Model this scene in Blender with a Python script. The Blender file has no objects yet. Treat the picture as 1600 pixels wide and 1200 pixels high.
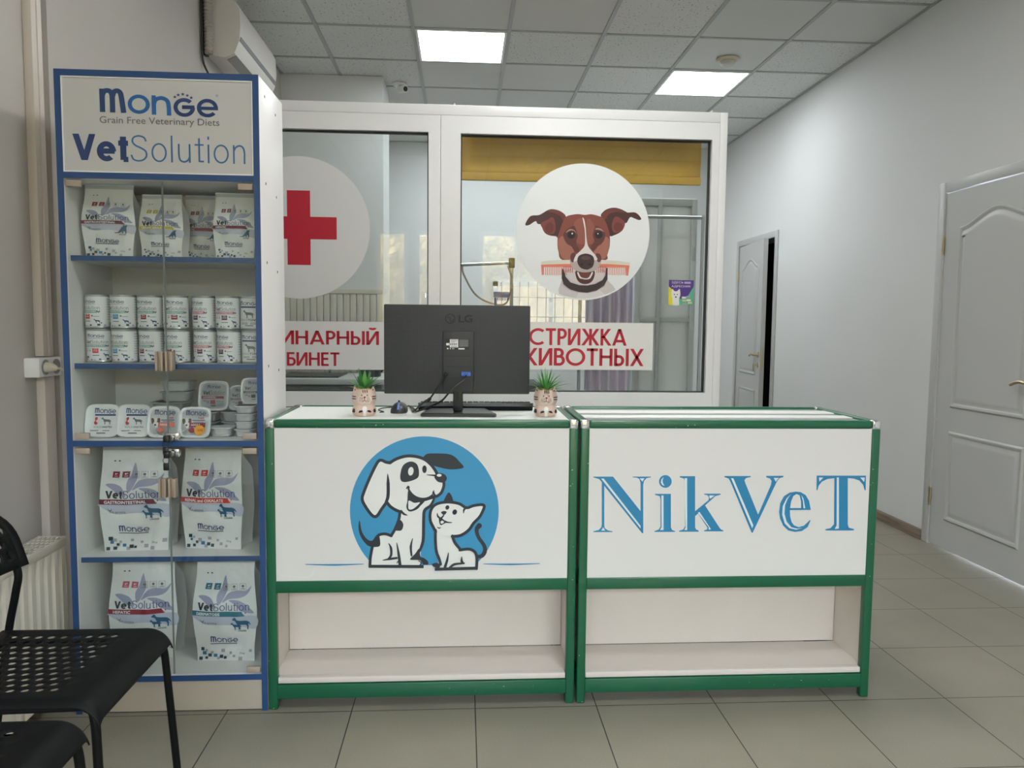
import bpy, bmesh, math, random
from mathutils import Vector, Matrix
from mathutils.geometry import tessellate_polygon

random.seed(7)
PI = math.pi
scene = bpy.context.scene
COL = scene.collection

# ---------------------------------------------------------------- camera
F_PX, PITCH, YAW, ROLL, CAM_H = 1186.775, -0.0778776, 0.064218, 0.0101859, 1.216414
def cam_axes():
    cy, sy, cp, sp = math.cos(YAW), math.sin(YAW), math.cos(PITCH), math.sin(PITCH)
    fwd = Vector((sy * cp, cy * cp, sp)); right = Vector((cy, -sy, 0)); up = right.cross(fwd)
    r2 = right * math.cos(ROLL) + up * math.sin(ROLL)
    u2 = -right * math.sin(ROLL) + up * math.cos(ROLL)
    return r2, u2, fwd
AX_R, AX_U, AX_F = cam_axes()
EYE = Vector((0, 0, CAM_H))
cd = bpy.data.cameras.new('camera'); cam = bpy.data.objects.new('camera', cd); COL.objects.link(cam)
cam.matrix_world = Matrix(((AX_R.x, AX_U.x, -AX_F.x, 0), (AX_R.y, AX_U.y, -AX_F.y, 0), (AX_R.z, AX_U.z, -AX_F.z, CAM_H), (0, 0, 0, 1)))
cd.sensor_width = 36.0; cd.sensor_fit = 'HORIZONTAL'; cd.lens = F_PX * 36.0 / 1600.0
cd.clip_start = 0.02; cd.clip_end = 200
scene.camera = cam

# ---------------------------------------------------------------- light, exposure
scene.view_settings.view_transform = 'Standard'
scene.view_settings.look = 'None'
scene.view_settings.gamma = 1.0
scene.view_settings.use_curve_mapping = False
scene.view_settings.exposure = 0.0
SKY, PANEL_BACK, PANEL_FRONT = 36.0, 18.5, 28.0
FRONT_CELLS = [(2, -4), (2, -7)]; BACK_FILL_CELLS = [(1, 3), (3, 3)]      # front: waiting area, above the picture; back: added unseen to brighten the treatment room
world = bpy.data.worlds.new('sky'); scene.world = world; world.use_nodes = True
bg = world.node_tree.nodes['Background']
bg.inputs['Color'].default_value = (0.84, 0.93, 1.05, 1); bg.inputs['Strength'].default_value = SKY
scene.cycles.use_denoising = True
scene.cycles.max_bounces = 10
scene.cycles.diffuse_bounces = 5
scene.cycles.glossy_bounces = 5
scene.cycles.transparent_max_bounces = 16
scene.cycles.transmission_bounces = 6
scene.cycles.sample_clamp_indirect = 6.0
scene.cycles.blur_glossy = 0.5
scene.cycles.caustics_reflective = False
scene.cycles.caustics_refractive = False

# pixel of the photograph -> point on a real plane (used to measure the place)
def ray(px, py):
    return AX_R * ((px - 800) / F_PX) - AX_U * ((py - 600) / F_PX) + AX_F
def ony(px, py, Y): d = ray(px, py); return EYE + d * (Y / d.y)
def onx(px, py, X): d = ray(px, py); return EYE + d * (X / d.x)
def onz(px, py, Z): d = ray(px, py); return EYE + d * ((Z - CAM_H) / d.z)

# ---------------------------------------------------------------- materials
def lin(c):
    f = lambda v: (v / 12.92) if v <= 0.04045 else ((v + 0.055) / 1.055) ** 2.4
    return tuple(f(x / 255.0) for x in c) + (1.0,)
MATS = {}
def mat(name, c, rough=0.5, metal=0.0, spec=0.5, noise=None, bump=None, coat=0.0):
    """c: sRGB 0-255. noise: (scale, amount) value variation of the paint; bump: (scale, strength)."""
    if name in MATS: return MATS[name]
    m = bpy.data.materials.new(name); m.use_nodes = True
    nt = m.node_tree; b = nt.nodes['Principled BSDF']
    b.inputs['Base Color'].default_value = lin(c); b.inputs['Roughness'].default_value = rough
    b.inputs['Metallic'].default_value = metal; b.inputs['Specular IOR Level'].default_value = spec
    b.inputs['Coat Weight'].default_value = coat
    if noise or bump:
        tc = nt.nodes.new('ShaderNodeTexCoord')
    if noise:
        n = nt.nodes.new('ShaderNodeTexNoise'); n.inputs['Scale'].default_value = noise[0]; n.inputs['Detail'].default_value = 4
        nt.links.new(tc.outputs['Object'], n.inputs['Vector'])
        hsv = nt.nodes.new('ShaderNodeHueSaturation'); hsv.inputs['Color'].default_value = lin(c)
        mr = nt.nodes.new('ShaderNodeMapRange'); mr.inputs['To Min'].default_value = 1 - noise[1]; mr.inputs['To Max'].default_value = 1 + noise[1]
        mr.inputs['From Min'].default_value = 0.3; mr.inputs['From Max'].default_value = 0.7
        nt.links.new(n.outputs['Fac'], mr.inputs['Value']); nt.links.new(mr.outputs['Result'], hsv.inputs['Value'])
        nt.links.new(hsv.outputs['Color'], b.inputs['Base Color'])
    if bump:
        n2 = nt.nodes.new('ShaderNodeTexNoise'); n2.inputs['Scale'].default_value = bump[0]; n2.inputs['Detail'].default_value = 3
        nt.links.new(tc.outputs['Object'], n2.inputs['Vector'])
        bp = nt.nodes.new('ShaderNodeBump'); bp.inputs['Strength'].default_value = bump[1]; bp.inputs['Distance'].default_value = 0.01
        nt.links.new(n2.outputs['Fac'], bp.inputs['Height']); nt.links.new(bp.outputs['Normal'], b.inputs['Normal'])
    MATS[name] = m
    return m
def glass(name, tint, base=0.04, rough=0.0):
    """A clear sheet: it lets light straight through and mirrors more towards grazing angles."""
    m = bpy.data.materials.new(name); m.use_nodes = True; nt = m.node_tree; nt.nodes.clear()
    out = nt.nodes.new('ShaderNodeOutputMaterial'); mix = nt.nodes.new('ShaderNodeMixShader')
    tr = nt.nodes.new('ShaderNodeBsdfTransparent'); gl = nt.nodes.new('ShaderNodeBsdfGlossy')
    tr.inputs['Color'].default_value = tuple(tint) + (1,); gl.inputs['Roughness'].default_value = rough
    lw = nt.nodes.new('ShaderNodeLayerWeight'); p = nt.nodes.new('ShaderNodeMath'); p.operation = 'POWER'; p.inputs[1].default_value = 5
    ml = nt.nodes.new('ShaderNodeMath'); ml.operation = 'MULTIPLY_ADD'; ml.inputs[1].default_value = 1 - base; ml.inputs[2].default_value = base
    nt.links.new(lw.outputs['Facing'], p.inputs[0]); nt.links.new(p.outputs[0], ml.inputs[0]); nt.links.new(ml.outputs[0], mix.inputs['Fac'])
    nt.links.new(tr.outputs[0], mix.inputs[1]); nt.links.new(gl.outputs[0], mix.inputs[2]); nt.links.new(mix.outputs[0], out.inputs['Surface'])
    return m
def emit(name, c, s):
    m = bpy.data.materials.new(name); m.use_nodes = True; nt = m.node_tree; nt.nodes.clear()
    out = nt.nodes.new('ShaderNodeOutputMaterial'); e = nt.nodes.new('ShaderNodeEmission')
    e.inputs['Color'].default_value = tuple(c) + (1,); e.inputs['Strength'].default_value = s
    nt.links.new(e.outputs[0], out.inputs['Surface']); return m

def floor_material():
    m = bpy.data.materials.new('floor_tile'); m.use_nodes = True; nt = m.node_tree; b = nt.nodes['Principled BSDF']
    tc = nt.nodes.new('ShaderNodeTexCoord'); mp = nt.nodes.new('ShaderNodeMapping')
    mp.inputs['Location'].default_value = (-0.431, -2.3269, 0)
    br = nt.nodes.new('ShaderNodeTexBrick'); br.offset = 0.0; br.squash = 1.0
    br.inputs['Scale'].default_value = 1; br.inputs['Brick Width'].default_value = 0.388; br.inputs['Row Height'].default_value = 0.388
    br.inputs['Mortar Size'].default_value = 0.0017; br.inputs['Mortar Smooth'].default_value = 0.1; br.inputs['Bias'].default_value = 0
    br.inputs['Color1'].default_value = lin((140, 135, 121)); br.inputs['Color2'].default_value = lin((136, 132, 119)); br.inputs['Mortar'].default_value = lin((38, 36, 33))
    nt.links.new(tc.outputs['Object'], mp.inputs['Vector']); nt.links.new(mp.outputs[0], br.inputs['Vector'])
    n = nt.nodes.new('ShaderNodeTexNoise'); n.inputs['Scale'].default_value = 260; n.inputs['Detail'].default_value = 3
    n2 = nt.nodes.new('ShaderNodeTexNoise'); n2.inputs['Scale'].default_value = 2.2; n2.inputs['Detail'].default_value = 3
    for q in (n, n2): nt.links.new(tc.outputs['Object'], q.inputs['Vector'])
    ad = nt.nodes.new('ShaderNodeMath'); ad.operation = 'ADD'; nt.links.new(n.outputs['Fac'], ad.inputs[0]); nt.links.new(n2.outputs['Fac'], ad.inputs[1])
    mr = nt.nodes.new('ShaderNodeMapRange'); mr.inputs['From Min'].default_value = 0.7; mr.inputs['From Max'].default_value = 1.3
    mr.inputs['To Min'].default_value = 0.86; mr.inputs['To Max'].default_value = 1.12
    hsv = nt.nodes.new('ShaderNodeHueSaturation'); nt.links.new(br.outputs['Color'], hsv.inputs['Color'])
    nt.links.new(ad.outputs[0], mr.inputs['Value']); nt.links.new(mr.outputs[0], hsv.inputs['Value']); nt.links.new(hsv.outputs[0], b.inputs['Base Color'])
    b.inputs['Roughness'].default_value = 0.42; b.inputs['Specular IOR Level'].default_value = 0.4
    bp = nt.nodes.new('ShaderNodeBump'); bp.inputs['Strength'].default_value = 0.4; bp.inputs['Distance'].default_value = 0.002; bp.invert = True
    nt.links.new(br.outputs['Fac'], bp.inputs['Height']); nt.links.new(bp.outputs[0], b.inputs['Normal'])
    return m
def ceiling_material():
    """Mineral fibre panels of 0.6 m; some are fissured with dark pin holes, some plain."""
    m = bpy.data.materials.new('ceiling_tile'); m.use_nodes = True; nt = m.node_tree; b = nt.nodes['Principled BSDF']
    tc = nt.nodes.new('ShaderNodeTexCoord'); mp = nt.nodes.new('ShaderNodeMapping'); mp.inputs['Location'].default_value = (0.924, -4.9076, 0)
    nt.links.new(tc.outputs['Object'], mp.inputs['Vector'])
    dv = nt.nodes.new('ShaderNodeVectorMath'); dv.operation = 'DIVIDE'; dv.inputs[1].default_value = (0.6, 0.6, 1)
    fl = nt.nodes.new('ShaderNodeVectorMath'); fl.operation = 'FLOOR'
    nt.links.new(mp.outputs[0], dv.inputs[0]); nt.links.new(dv.outputs[0], fl.inputs[0])
    wn = nt.nodes.new('ShaderNodeTexWhiteNoise'); wn.noise_dimensions = '3D'; nt.links.new(fl.outputs[0], wn.inputs['Vector'])
    gt = nt.nodes.new('ShaderNodeMath'); gt.operation = 'GREATER_THAN'; gt.inputs[1].default_value = 0.42; nt.links.new(wn.outputs['Value'], gt.inputs[0])
    n = nt.nodes.new('ShaderNodeTexNoise'); n.inputs['Scale'].default_value = 75; n.inputs['Detail'].default_value = 2; nt.links.new(tc.outputs['Object'], n.inputs['Vector'])
    dot = nt.nodes.new('ShaderNodeMath'); dot.operation = 'GREATER_THAN'; dot.inputs[1].default_value = 0.665; nt.links.new(n.outputs['Fac'], dot.inputs[0])
    an = nt.nodes.new('ShaderNodeMath'); an.operation = 'MULTIPLY'; nt.links.new(gt.outputs[0], an.inputs[0]); nt.links.new(dot.outputs[0], an.inputs[1])
    mx = nt.nodes.new('ShaderNodeMix'); mx.data_type = 'RGBA'
    mx.inputs[6].default_value = lin((216, 218, 217)); mx.inputs[7].default_value = lin((122, 123, 123))
    nt.links.new(an.outputs[0], mx.inputs[0])
    hsv = nt.nodes.new('ShaderNodeHueSaturation'); mr = nt.nodes.new('ShaderNodeMapRange'); mr.inputs['To Min'].default_value = 0.94; mr.inputs['To Max'].default_value = 1.06
    nt.links.new(wn.outputs['Value'], mr.inputs['Value']); nt.links.new(mr.outputs[0], hsv.inputs['Value']); nt.links.new(mx.outputs[2], hsv.inputs['Color'])
    nt.links.new(hsv.outputs[0], b.inputs['Base Color']); b.inputs['Roughness'].default_value = 0.9; b.inputs['Specular IOR Level'].default_value = 0.1
    return m
def wood_material(name, c1, c2):
    m = bpy.data.materials.new(name); m.use_nodes = True; nt = m.node_tree; b = nt.nodes['Principled BSDF']
    tc = nt.nodes.new('ShaderNodeTexCoord'); mp = nt.nodes.new('ShaderNodeMapping'); mp.inputs['Scale'].default_value = (30, 1.5, 30)
    n = nt.nodes.new('ShaderNodeTexNoise'); n.inputs['Scale'].default_value = 3; n.inputs['Detail'].default_value = 6
    nt.links.new(tc.outputs['Object'], mp.inputs['Vector']); nt.links.new(mp.outputs[0], n.inputs['Vector'])
    cr = nt.nodes.new('ShaderNodeValToRGB'); cr.color_ramp.elements[0].position = 0.35; cr.color_ramp.elements[1].position = 0.65
    cr.color_ramp.elements[0].color = lin(c1); cr.color_ramp.elements[1].color = lin(c2)
    nt.links.new(n.outputs['Fac'], cr.inputs['Fac']); nt.links.new(cr.outputs['Color'], b.inputs['Base Color']); b.inputs['Roughness'].default_value = 0.5
    return m
def chipped_paint(name, c, chip, rough, thr):
    """Lacquer with small bare chips."""
    m = mat(name, c, rough); nt = m.node_tree; b = nt.nodes['Principled BSDF']
    tc = nt.nodes.new('ShaderNodeTexCoord'); n = nt.nodes.new('ShaderNodeTexNoise'); n.inputs['Scale'].default_value = 90; n.inputs['Detail'].default_value = 3
    nt.links.new(tc.outputs['Object'], n.inputs['Vector'])
    g = nt.nodes.new('ShaderNodeMath'); g.operation = 'GREATER_THAN'; g.inputs[1].default_value = thr; nt.links.new(n.outputs['Fac'], g.inputs[0])
    mx = nt.nodes.new('ShaderNodeMix'); mx.data_type = 'RGBA'; mx.inputs[6].default_value = lin(c); mx.inputs[7].default_value = lin(chip)
    nt.links.new(g.outputs[0], mx.inputs[0]); nt.links.new(mx.outputs[2], b.inputs['Base Color'])
    return m
def dotted_back(name):
    """Monitor back: dark plastic with a fine honeycomb relief."""
    m = mat(name, (46, 48, 51), 0.45); nt = m.node_tree; b = nt.nodes['Principled BSDF']
    tc = nt.nodes.new('ShaderNodeTexCoord'); v = nt.nodes.new('ShaderNodeTexVoronoi'); v.inputs['Scale'].default_value = 210; v.inputs['Randomness'].default_value = 0.15
    nt.links.new(tc.outputs['Object'], v.inputs['Vector'])
    bp = nt.nodes.new('ShaderNodeBump'); bp.inputs['Strength'].default_value = 0.5; bp.inputs['Distance'].default_value = 0.003
    nt.links.new(v.outputs['Distance'], bp.inputs['Height']); nt.links.new(bp.outputs[0], b.inputs['Normal'])
    return m
def cloth_print(name):
    m = bpy.data.materials.new(name); m.use_nodes = True; nt = m.node_tree; b = nt.nodes['Principled BSDF']
    tc = nt.nodes.new('ShaderNodeTexCoord'); mp = nt.nodes.new('ShaderNodeMapping'); mp.inputs['Scale'].default_value = (5, 5, 0.9)
    n = nt.nodes.new('ShaderNodeTexNoise'); n.inputs['Scale'].default_value = 1.6
    nt.links.new(tc.outputs['Object'], mp.inputs['Vector']); nt.links.new(mp.outputs[0], n.inputs['Vector'])
    cr = nt.nodes.new('ShaderNodeValToRGB'); e = cr.color_ramp.elements
    e[0].position = 0.3; e[0].color = lin((204, 196, 222)); e[1].position = 0.7; e[1].color = lin((192, 216, 224))
    k = e.new(0.5); k.color = lin((228, 210, 226))
    nt.links.new(n.outputs['Fac'], cr.inputs['Fac']); nt.links.new(cr.outputs['Color'], b.inputs['Base Color']); b.inputs['Roughness'].default_value = 0.6
    return m

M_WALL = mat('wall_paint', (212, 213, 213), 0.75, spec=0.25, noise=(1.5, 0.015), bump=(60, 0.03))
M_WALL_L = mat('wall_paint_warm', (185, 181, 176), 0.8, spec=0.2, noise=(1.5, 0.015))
M_WHITE = mat('white_laminate', (226, 224, 222), 0.35, spec=0.4)
M_CREAM = mat('cream_laminate', (222, 214, 206), 0.4, spec=0.35, noise=(6, 0.02))
M_PVC = mat('white_pvc', (240, 241, 242), 0.3, spec=0.5)
M_SASH = mat('sash_gasket', (40, 42, 44), 0.6)
M_DOOR = mat('door_paint', (182, 183, 182), 0.35, spec=0.5)
M_BLUE = mat('blue_edging', (37, 72, 122), 0.4)
M_GREEN = chipped_paint('green_lacquer', (26, 94, 64), (190, 205, 190), 0.28, 0.735)
M_CHROME = mat('chrome', (225, 225, 225), 0.15, metal=1.0)
M_STEEL = mat('brushed_steel', (175, 176, 178), 0.35, metal=1.0)
M_BRASS = mat('brass', (196, 180, 148), 0.28, metal=1.0)
M_BLACK = mat('black_metal', (9, 11, 11), 0.55, spec=0.2)
M_PLASTIC = mat('black_plastic', (28, 29, 31), 0.35)
M_DARK = mat('dark_void', (14, 14, 15), 0.9)
M_CLIP = mat('beige_clip', (172, 158, 144), 0.45)
M_GLASS = glass('clear_glass', (0.95, 0.97, 0.965), base=0.03)
M_GLASS_P = glass('window_glass', (0.95, 0.975, 0.97), base=0.05)
M_TOPGLASS = glass('counter_glass', (0.80, 0.88, 0.85), base=0.07, rough=0.02)
M_GREY = mat('grey_plastic', (120, 122, 124), 0.5)
M_PRINT_W = mat('print_white', (236, 236, 234), 0.45)
M_RED = mat('print_red', (188, 28, 52), 0.45)
M_SKYB = mat('print_sky_blue', (58, 148, 196), 0.4)
M_TEAL = mat('print_teal_blue', (40, 130, 178), 0.4)
M_INK = mat('print_ink', (40, 46, 54), 0.45)
M_NAVY = mat('print_navy', (38, 62, 112), 0.45)
M_MID = mat('print_mid_blue', (36, 98, 162), 0.45)
M_TXT = mat('print_text_grey', (105, 108, 112), 0.5)
M_THIN = mat('print_thin_blue', (62, 108, 160), 0.45)

# ---------------------------------------------------------------- objects
def thing(name, label, cat, loc=(0, 0, 0), group=None):
    o = bpy.data.objects.new(name, None); COL.objects.link(o); o.location = loc; o.empty_display_size = 0.05
    tag(o, label, cat, group); return o
def tag(o, label, cat, group=None):
    o['label'] = label; o['category'] = cat
    if group: o['group'] = group
    return o
def structure(o, label=None):
    o['kind'] = 'structure'
    if label: o['label'] = label
    return o
def struct_root(name, loc=(0, 0, 0)):
    o = bpy.data.objects.new(name, None); COL.objects.link(o); o.location = loc; o.empty_display_size = 0.05
    o['kind'] = 'structure'; return o
def world_loc(o):
    v = Vector((0, 0, 0))
    while o is not None:
        v += Vector(o.location); o = o.parent
    return v
def relabel(o, label, group=None):
    o['label'] = label
    if group: o['group'] = group
def copy_tree(o, parent=None):
    c = o.copy(); COL.objects.link(c)
    if parent is not None: c.parent = parent
    for ch in list(o.children): copy_tree(ch, c)
    return c
def grp(root_parts):
    return root_parts

class MB:
    """Collects geometry, then links it as ONE mesh object."""
    def __init__(s): s.v = []; s.f = []; s.m = []; s.sm = []
    def add(s, vs, fs, mi=0, smooth=False):
        k = len(s.v); s.v += [Vector(p) for p in vs]
        for f in fs: s.f.append(tuple(k + i for i in f)); s.m.append(mi); s.sm.append(smooth)
        return s
    def box(s, lo, hi, r=0.0, mi=0, seg=2):
        lo, hi = Vector(lo), Vector(hi)
        if r <= 0:
            vs = [(x, y, z) for z in (lo.z, hi.z) for y in (lo.y, hi.y) for x in (lo.x, hi.x)]
            return s.add(vs, [(0, 2, 3, 1), (4, 5, 7, 6), (0, 1, 5, 4), (2, 6, 7, 3), (0, 4, 6, 2), (1, 3, 7, 5)], mi)
        bm = bmesh.new(); bmesh.ops.create_cube(bm, size=1)
        for v in bm.verts: v.co = Vector((lo[i] + (v.co[i] + 0.5) * (hi[i] - lo[i]) for i in range(3)))
        bmesh.ops.bevel(bm, geom=bm.edges[:], offset=r, segments=seg, affect='EDGES', profile=0.5)
        return s.bm(bm, mi, True)
    def bm(s, bm, mi=0, smooth=False):
        bm.verts.index_update()
        s.add([v.co.copy() for v in bm.verts], [[v.index for v in f.verts] for f in bm.faces], mi, smooth); bm.free(); return s
    def tube(s, path, r, n=10, mi=0, cap=True):
        path = [Vector(p) for p in path]; rings = []
        up = Vector((0, 0, 1)); prev = None
        for i, p in enumerate(path):
            t = (path[min(i + 1, len(path) - 1)] - path[max(i - 1, 0)]).normalized()
            if prev is None:
                a = up.cross(t)
                if a.length < 0.1: a = Vector((1, 0, 0)).cross(t)
            else: a = prev - t * prev.dot(t)
            a.normalize(); prev = a; b = t.cross(a); rr = r[i] if isinstance(r, (list, tuple)) else r
            rings.append([p + (a * math.cos(2 * PI * k / n) + b * math.sin(2 * PI * k / n)) * rr for k in range(n)])
        vs = [q for R in rings for q in R]; fs = []
        for i in range(len(rings) - 1):
            for k in range(n): fs.append((i * n + k, i * n + (k + 1) % n, (i + 1) * n + (k + 1) % n, (i + 1) * n + k))
        s.add(vs, fs, mi, True)
        if cap:
            s.add(rings[0], [tuple(range(n))[::-1]], mi); s.add(rings[-1], [tuple(range(n))], mi)
        return s
    def lathe(s, prof, c=(0, 0, 0), n=28, mi=0, axis='z', caps=True, smooth=True):
        c = Vector(c); rings = []
        for r, h in prof:
            R = []
            for k in range(n):
                a = 2 * PI * k / n; x, y = r * math.cos(a), r * math.sin(a)
                R.append(c + (Vector((x, y, h)) if axis == 'z' else Vector((x, h, -y)) if axis == 'y' else Vector((h, x, y))))
            rings.append(R)
        vs = [q for R in rings for q in R]; fs = []
        for i in range(len(rings) - 1):
            for k in range(n): fs.append((i * n + k, i * n + (k + 1) % n, (i + 1) * n + (k + 1) % n, (i + 1) * n + k))
        s.add(vs, fs, mi, smooth)
        if caps:
            s.add(rings[0], [tuple(range(n))[::-1]], mi); s.add(rings[-1], [tuple(range(n))], mi)
        return s
    def loft(s, rings, mi=0, smooth=True, caps=True):
        n = len(rings[0]); vs = [Vector(q) for R in rings for q in R]; fs = []
        for i in range(len(rings) - 1):
            for k in range(n): fs.append((i * n + k, i * n + (k + 1) % n, (i + 1) * n + (k + 1) % n, (i + 1) * n + k))
        s.add(vs, fs, mi, smooth)
        if caps:
            s.add(rings[0], [tuple(range(n))[::-1]], mi); s.add(rings[-1], [tuple(range(n))], mi)
        return s
    def prism(s, poly, a, b, axis='y', mi=0, smooth=False):
        """poly: 2-D points in the plane across the axis; extruded from a to b."""
        def P(p, h): return (p[0], h, p[1]) if axis == 'y' else (h, p[0], p[1]) if axis == 'x' else (p[0], p[1], h)
        n = len(poly)
        s.add([P(p, a) for p in poly] + [P(p, b) for p in poly], [(k, (k + 1) % n, n + (k + 1) % n, n + k) for k in range(n)], mi, smooth)
        s.add([P(p, a) for p in poly], [tuple(range(n))[::-1]], mi); s.add([P(p, b) for p in poly], [tuple(range(n))], mi)
        return s
    def grid(s, fn, nu, nv, mi=0, smooth=True):
        vs = [fn(i / nu, j / nv) for j in range(nv + 1) for i in range(nu + 1)]
        fs = [(j * (nu + 1) + i, j * (nu + 1) + i + 1, (j + 1) * (nu + 1) + i + 1, (j + 1) * (nu + 1) + i) for j in range(nv) for i in range(nu)]
        return s.add(vs, fs, mi, smooth)
    def xf(s, M):
        s.v = [M @ v for v in s.v]; return s
    def build(s, name, mats, parent=None, auto=35, weld=False):
        me = bpy.data.meshes.new(name); off = world_loc(parent) if parent is not None else Vector((0, 0, 0))
        me.from_pydata([tuple(v - off) for v in s.v], [], s.f)
        for m in (mats if isinstance(mats, (list, tuple)) else [mats]): me.materials.append(m)
        me.polygons.foreach_set('material_index', s.m); me.polygons.foreach_set('use_smooth', s.sm)
        bm = bmesh.new(); bm.from_mesh(me)
        if weld: bmesh.ops.remove_doubles(bm, verts=bm.verts, dist=1e-5)
        bmesh.ops.recalc_face_normals(bm, faces=bm.faces); bm.to_mesh(me); bm.free()
        try: me.set_sharp_from_angle(angle=math.radians(auto))
        except Exception: pass
        o = bpy.data.objects.new(name, me); COL.objects.link(o)
        if parent is not None: o.parent = parent
        return o

def catmull(pts, n=6, closed=True):
    P = [Vector((p[0], p[1])) for p in pts]; N = len(P); out = []
    for i in range(N if closed else N - 1):
        g = (lambda k: P[k % N]) if closed else (lambda k: P[max(0, min(N - 1, k))])
        p0, p1, p2, p3 = g(i - 1), g(i), g(i + 1), g(i + 2)
        for k in range(n):
            t = k / n
            out.append(0.5 * ((2 * p1) + (p2 - p0) * t + (2 * p0 - 5 * p1 + 4 * p2 - p3) * t * t + (3 * p1 - p0 - 3 * p2 + p3) * t ** 3))
    if not closed: out.append(P[-1])
    return [(q.x, q.y) for q in out]
def catmull3(pts, n=6):
    P = [Vector(p) for p in pts]; N = len(P); out = []
    for i in range(N - 1):
        g = lambda k: P[max(0, min(N - 1, k))]
        p0, p1, p2, p3 = g(i - 1), g(i), g(i + 1), g(i + 2)
        for k in range(n):
            t = k / n
            out.append(0.5 * ((2 * p1) + (p2 - p0) * t + (2 * p0 - 5 * p1 + 4 * p2 - p3) * t * t + (3 * p1 - p0 - 3 * p2 + p3) * t ** 3))
    out.append(P[-1]); return out

_TXT = {}
def text_mesh(body, bold, res=3):
    """Outline lettering from the built-in face: (2-D points, faces), box min, box max."""
    key = (body, bold, res)
    if key in _TXT: return _TXT[key]
    c = bpy.data.curves.new('lettering_source', 'FONT'); c.body = body; c.offset = bold; c.resolution_u = res; c.fill_mode = 'BOTH'
    o = bpy.data.objects.new('lettering_source', c); COL.objects.link(o)
    dg = bpy.context.evaluated_depsgraph_get(); dg.update()
    me = bpy.data.meshes.new_from_object(o.evaluated_get(dg))
    vs = [(v.co.x, v.co.y) for v in me.vertices]; fs = [tuple(p.vertices) for p in me.polygons]
    bpy.data.objects.remove(o); bpy.data.curves.remove(c); bpy.data.meshes.remove(me)
    xs = [v[0] for v in vs]; ys = [v[1] for v in vs]
    _TXT[key] = (vs, fs, (min(xs), min(ys)), (max(xs), max(ys))); return _TXT[key]

GLYPH = {
 'А': (.78, [('d', .07, 0, .39, 1), ('d', .71, 0, .39, 1), ('h', .2, .58, .27)]), 'Б': (.50, [('v', .07, 0, 1), ('h', .07, .46, .93), ('h', .07, .28, .07), ('h', .07, .28, .55), ('a', .28, .31, .19, .24, -90, 90)]),
 'В': (.52, [('v', .07, 0, 1), ('h', .07, .25, .93), ('h', .07, .28, .53), ('a', .25, .73, .17, .20, -90, 90), ('h', .07, .28, .07), ('a', .28, .30, .20, .23, -90, 90)]), 'Е': (.48, [('v', .07, 0, 1), ('h', .07, .46, .93), ('h', .07, .44, .52), ('h', .07, .46, .07)]),
 'Ж': (.94, [('v', .47, 0, 1), ('d', .06, 0, .40, .53), ('d', .08, 1, .40, .47), ('d', .88, 0, .54, .53), ('d', .86, 1, .54, .47)]), 'И': (.67, [('v', .07, 0, 1), ('v', .60, 0, 1), ('d', .10, .02, .57, .98)]),
 'Й': (.67, [('v', .07, 0, 1), ('v', .60, 0, 1), ('d', .10, .02, .57, .98), ('a', .335, 1.27, .15, .12, 195, 345)]), 'К': (.56, [('v', .07, 0, 1), ('d', .47, 1, .12, .47), ('d', .51, 0, .14, .55)]),
 'Н': (.66, [('v', .07, 0, 1), ('v', .59, 0, 1), ('h', .07, .59, .52)]), 'О': (.96, [('a', .48, .5, .42, .43, 0, 360)]), 'Р': (.48, [('v', .07, 0, 1), ('h', .07, .24, .93), ('h', .07, .24, .45), ('a', .24, .69, .19, .24, -90, 90)]),
 'С': (.80, [('a', .48, .5, .42, .43, 48, 312)]), 'Т': (.56, [('v', .28, 0, 1), ('h', .0, .56, .93)]), 'Ы': (.74, [('v', .07, 0, 1), ('h', .07, .25, .07), ('h', .07, .25, .55), ('a', .25, .31, .19, .24, -90, 90), ('v', .67, 0, 1)]),
 'Х': (.66, [('d', .07, 0, .59, 1), ('d', .07, 1, .59, 0)]),
 'V': (.68, [('d', .07, 1, .34, 0), ('d', .61, 1, .34, 0)]), 'e': (.58, [('a', .29, .355, .215, .285, 0, 312), ('h', .09, .56, .365)]), 't': (.33, [('v', .17, .04, .93), ('h', .01, .33, .68), ('h', .17, .33, .06)]),
 'S': (.66, [('s', [(.58, .76), (.51, .90), (.33, .96), (.15, .90), (.10, .75), (.20, .61), (.40, .51), (.56, .39), (.58, .21), (.48, .08), (.31, .03), (.13, .08), (.05, .25)])]), 'o': (.56, [('a', .28, .355, .24, .325, 0, 360)]),
 'l': (.16, [('v', .08, 0, 1)]), 'u': (.54, [('s', [(.08, .70), (.08, .30), (.12, .10), (.26, .03), (.40, .10), (.46, .24)]), ('v', .46, 0, .70)]), 'i': (.16, [('v', .08, 0, .70), ('v', .08, .88, 1)]), 'n': (.54, [('v', .08, 0, .70), ('s', [(.08, .46), (.14, .60), (.28, .68), (.41, .61), (.46, .42), (.46, .2), (.46, 0)])]),
}
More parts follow.
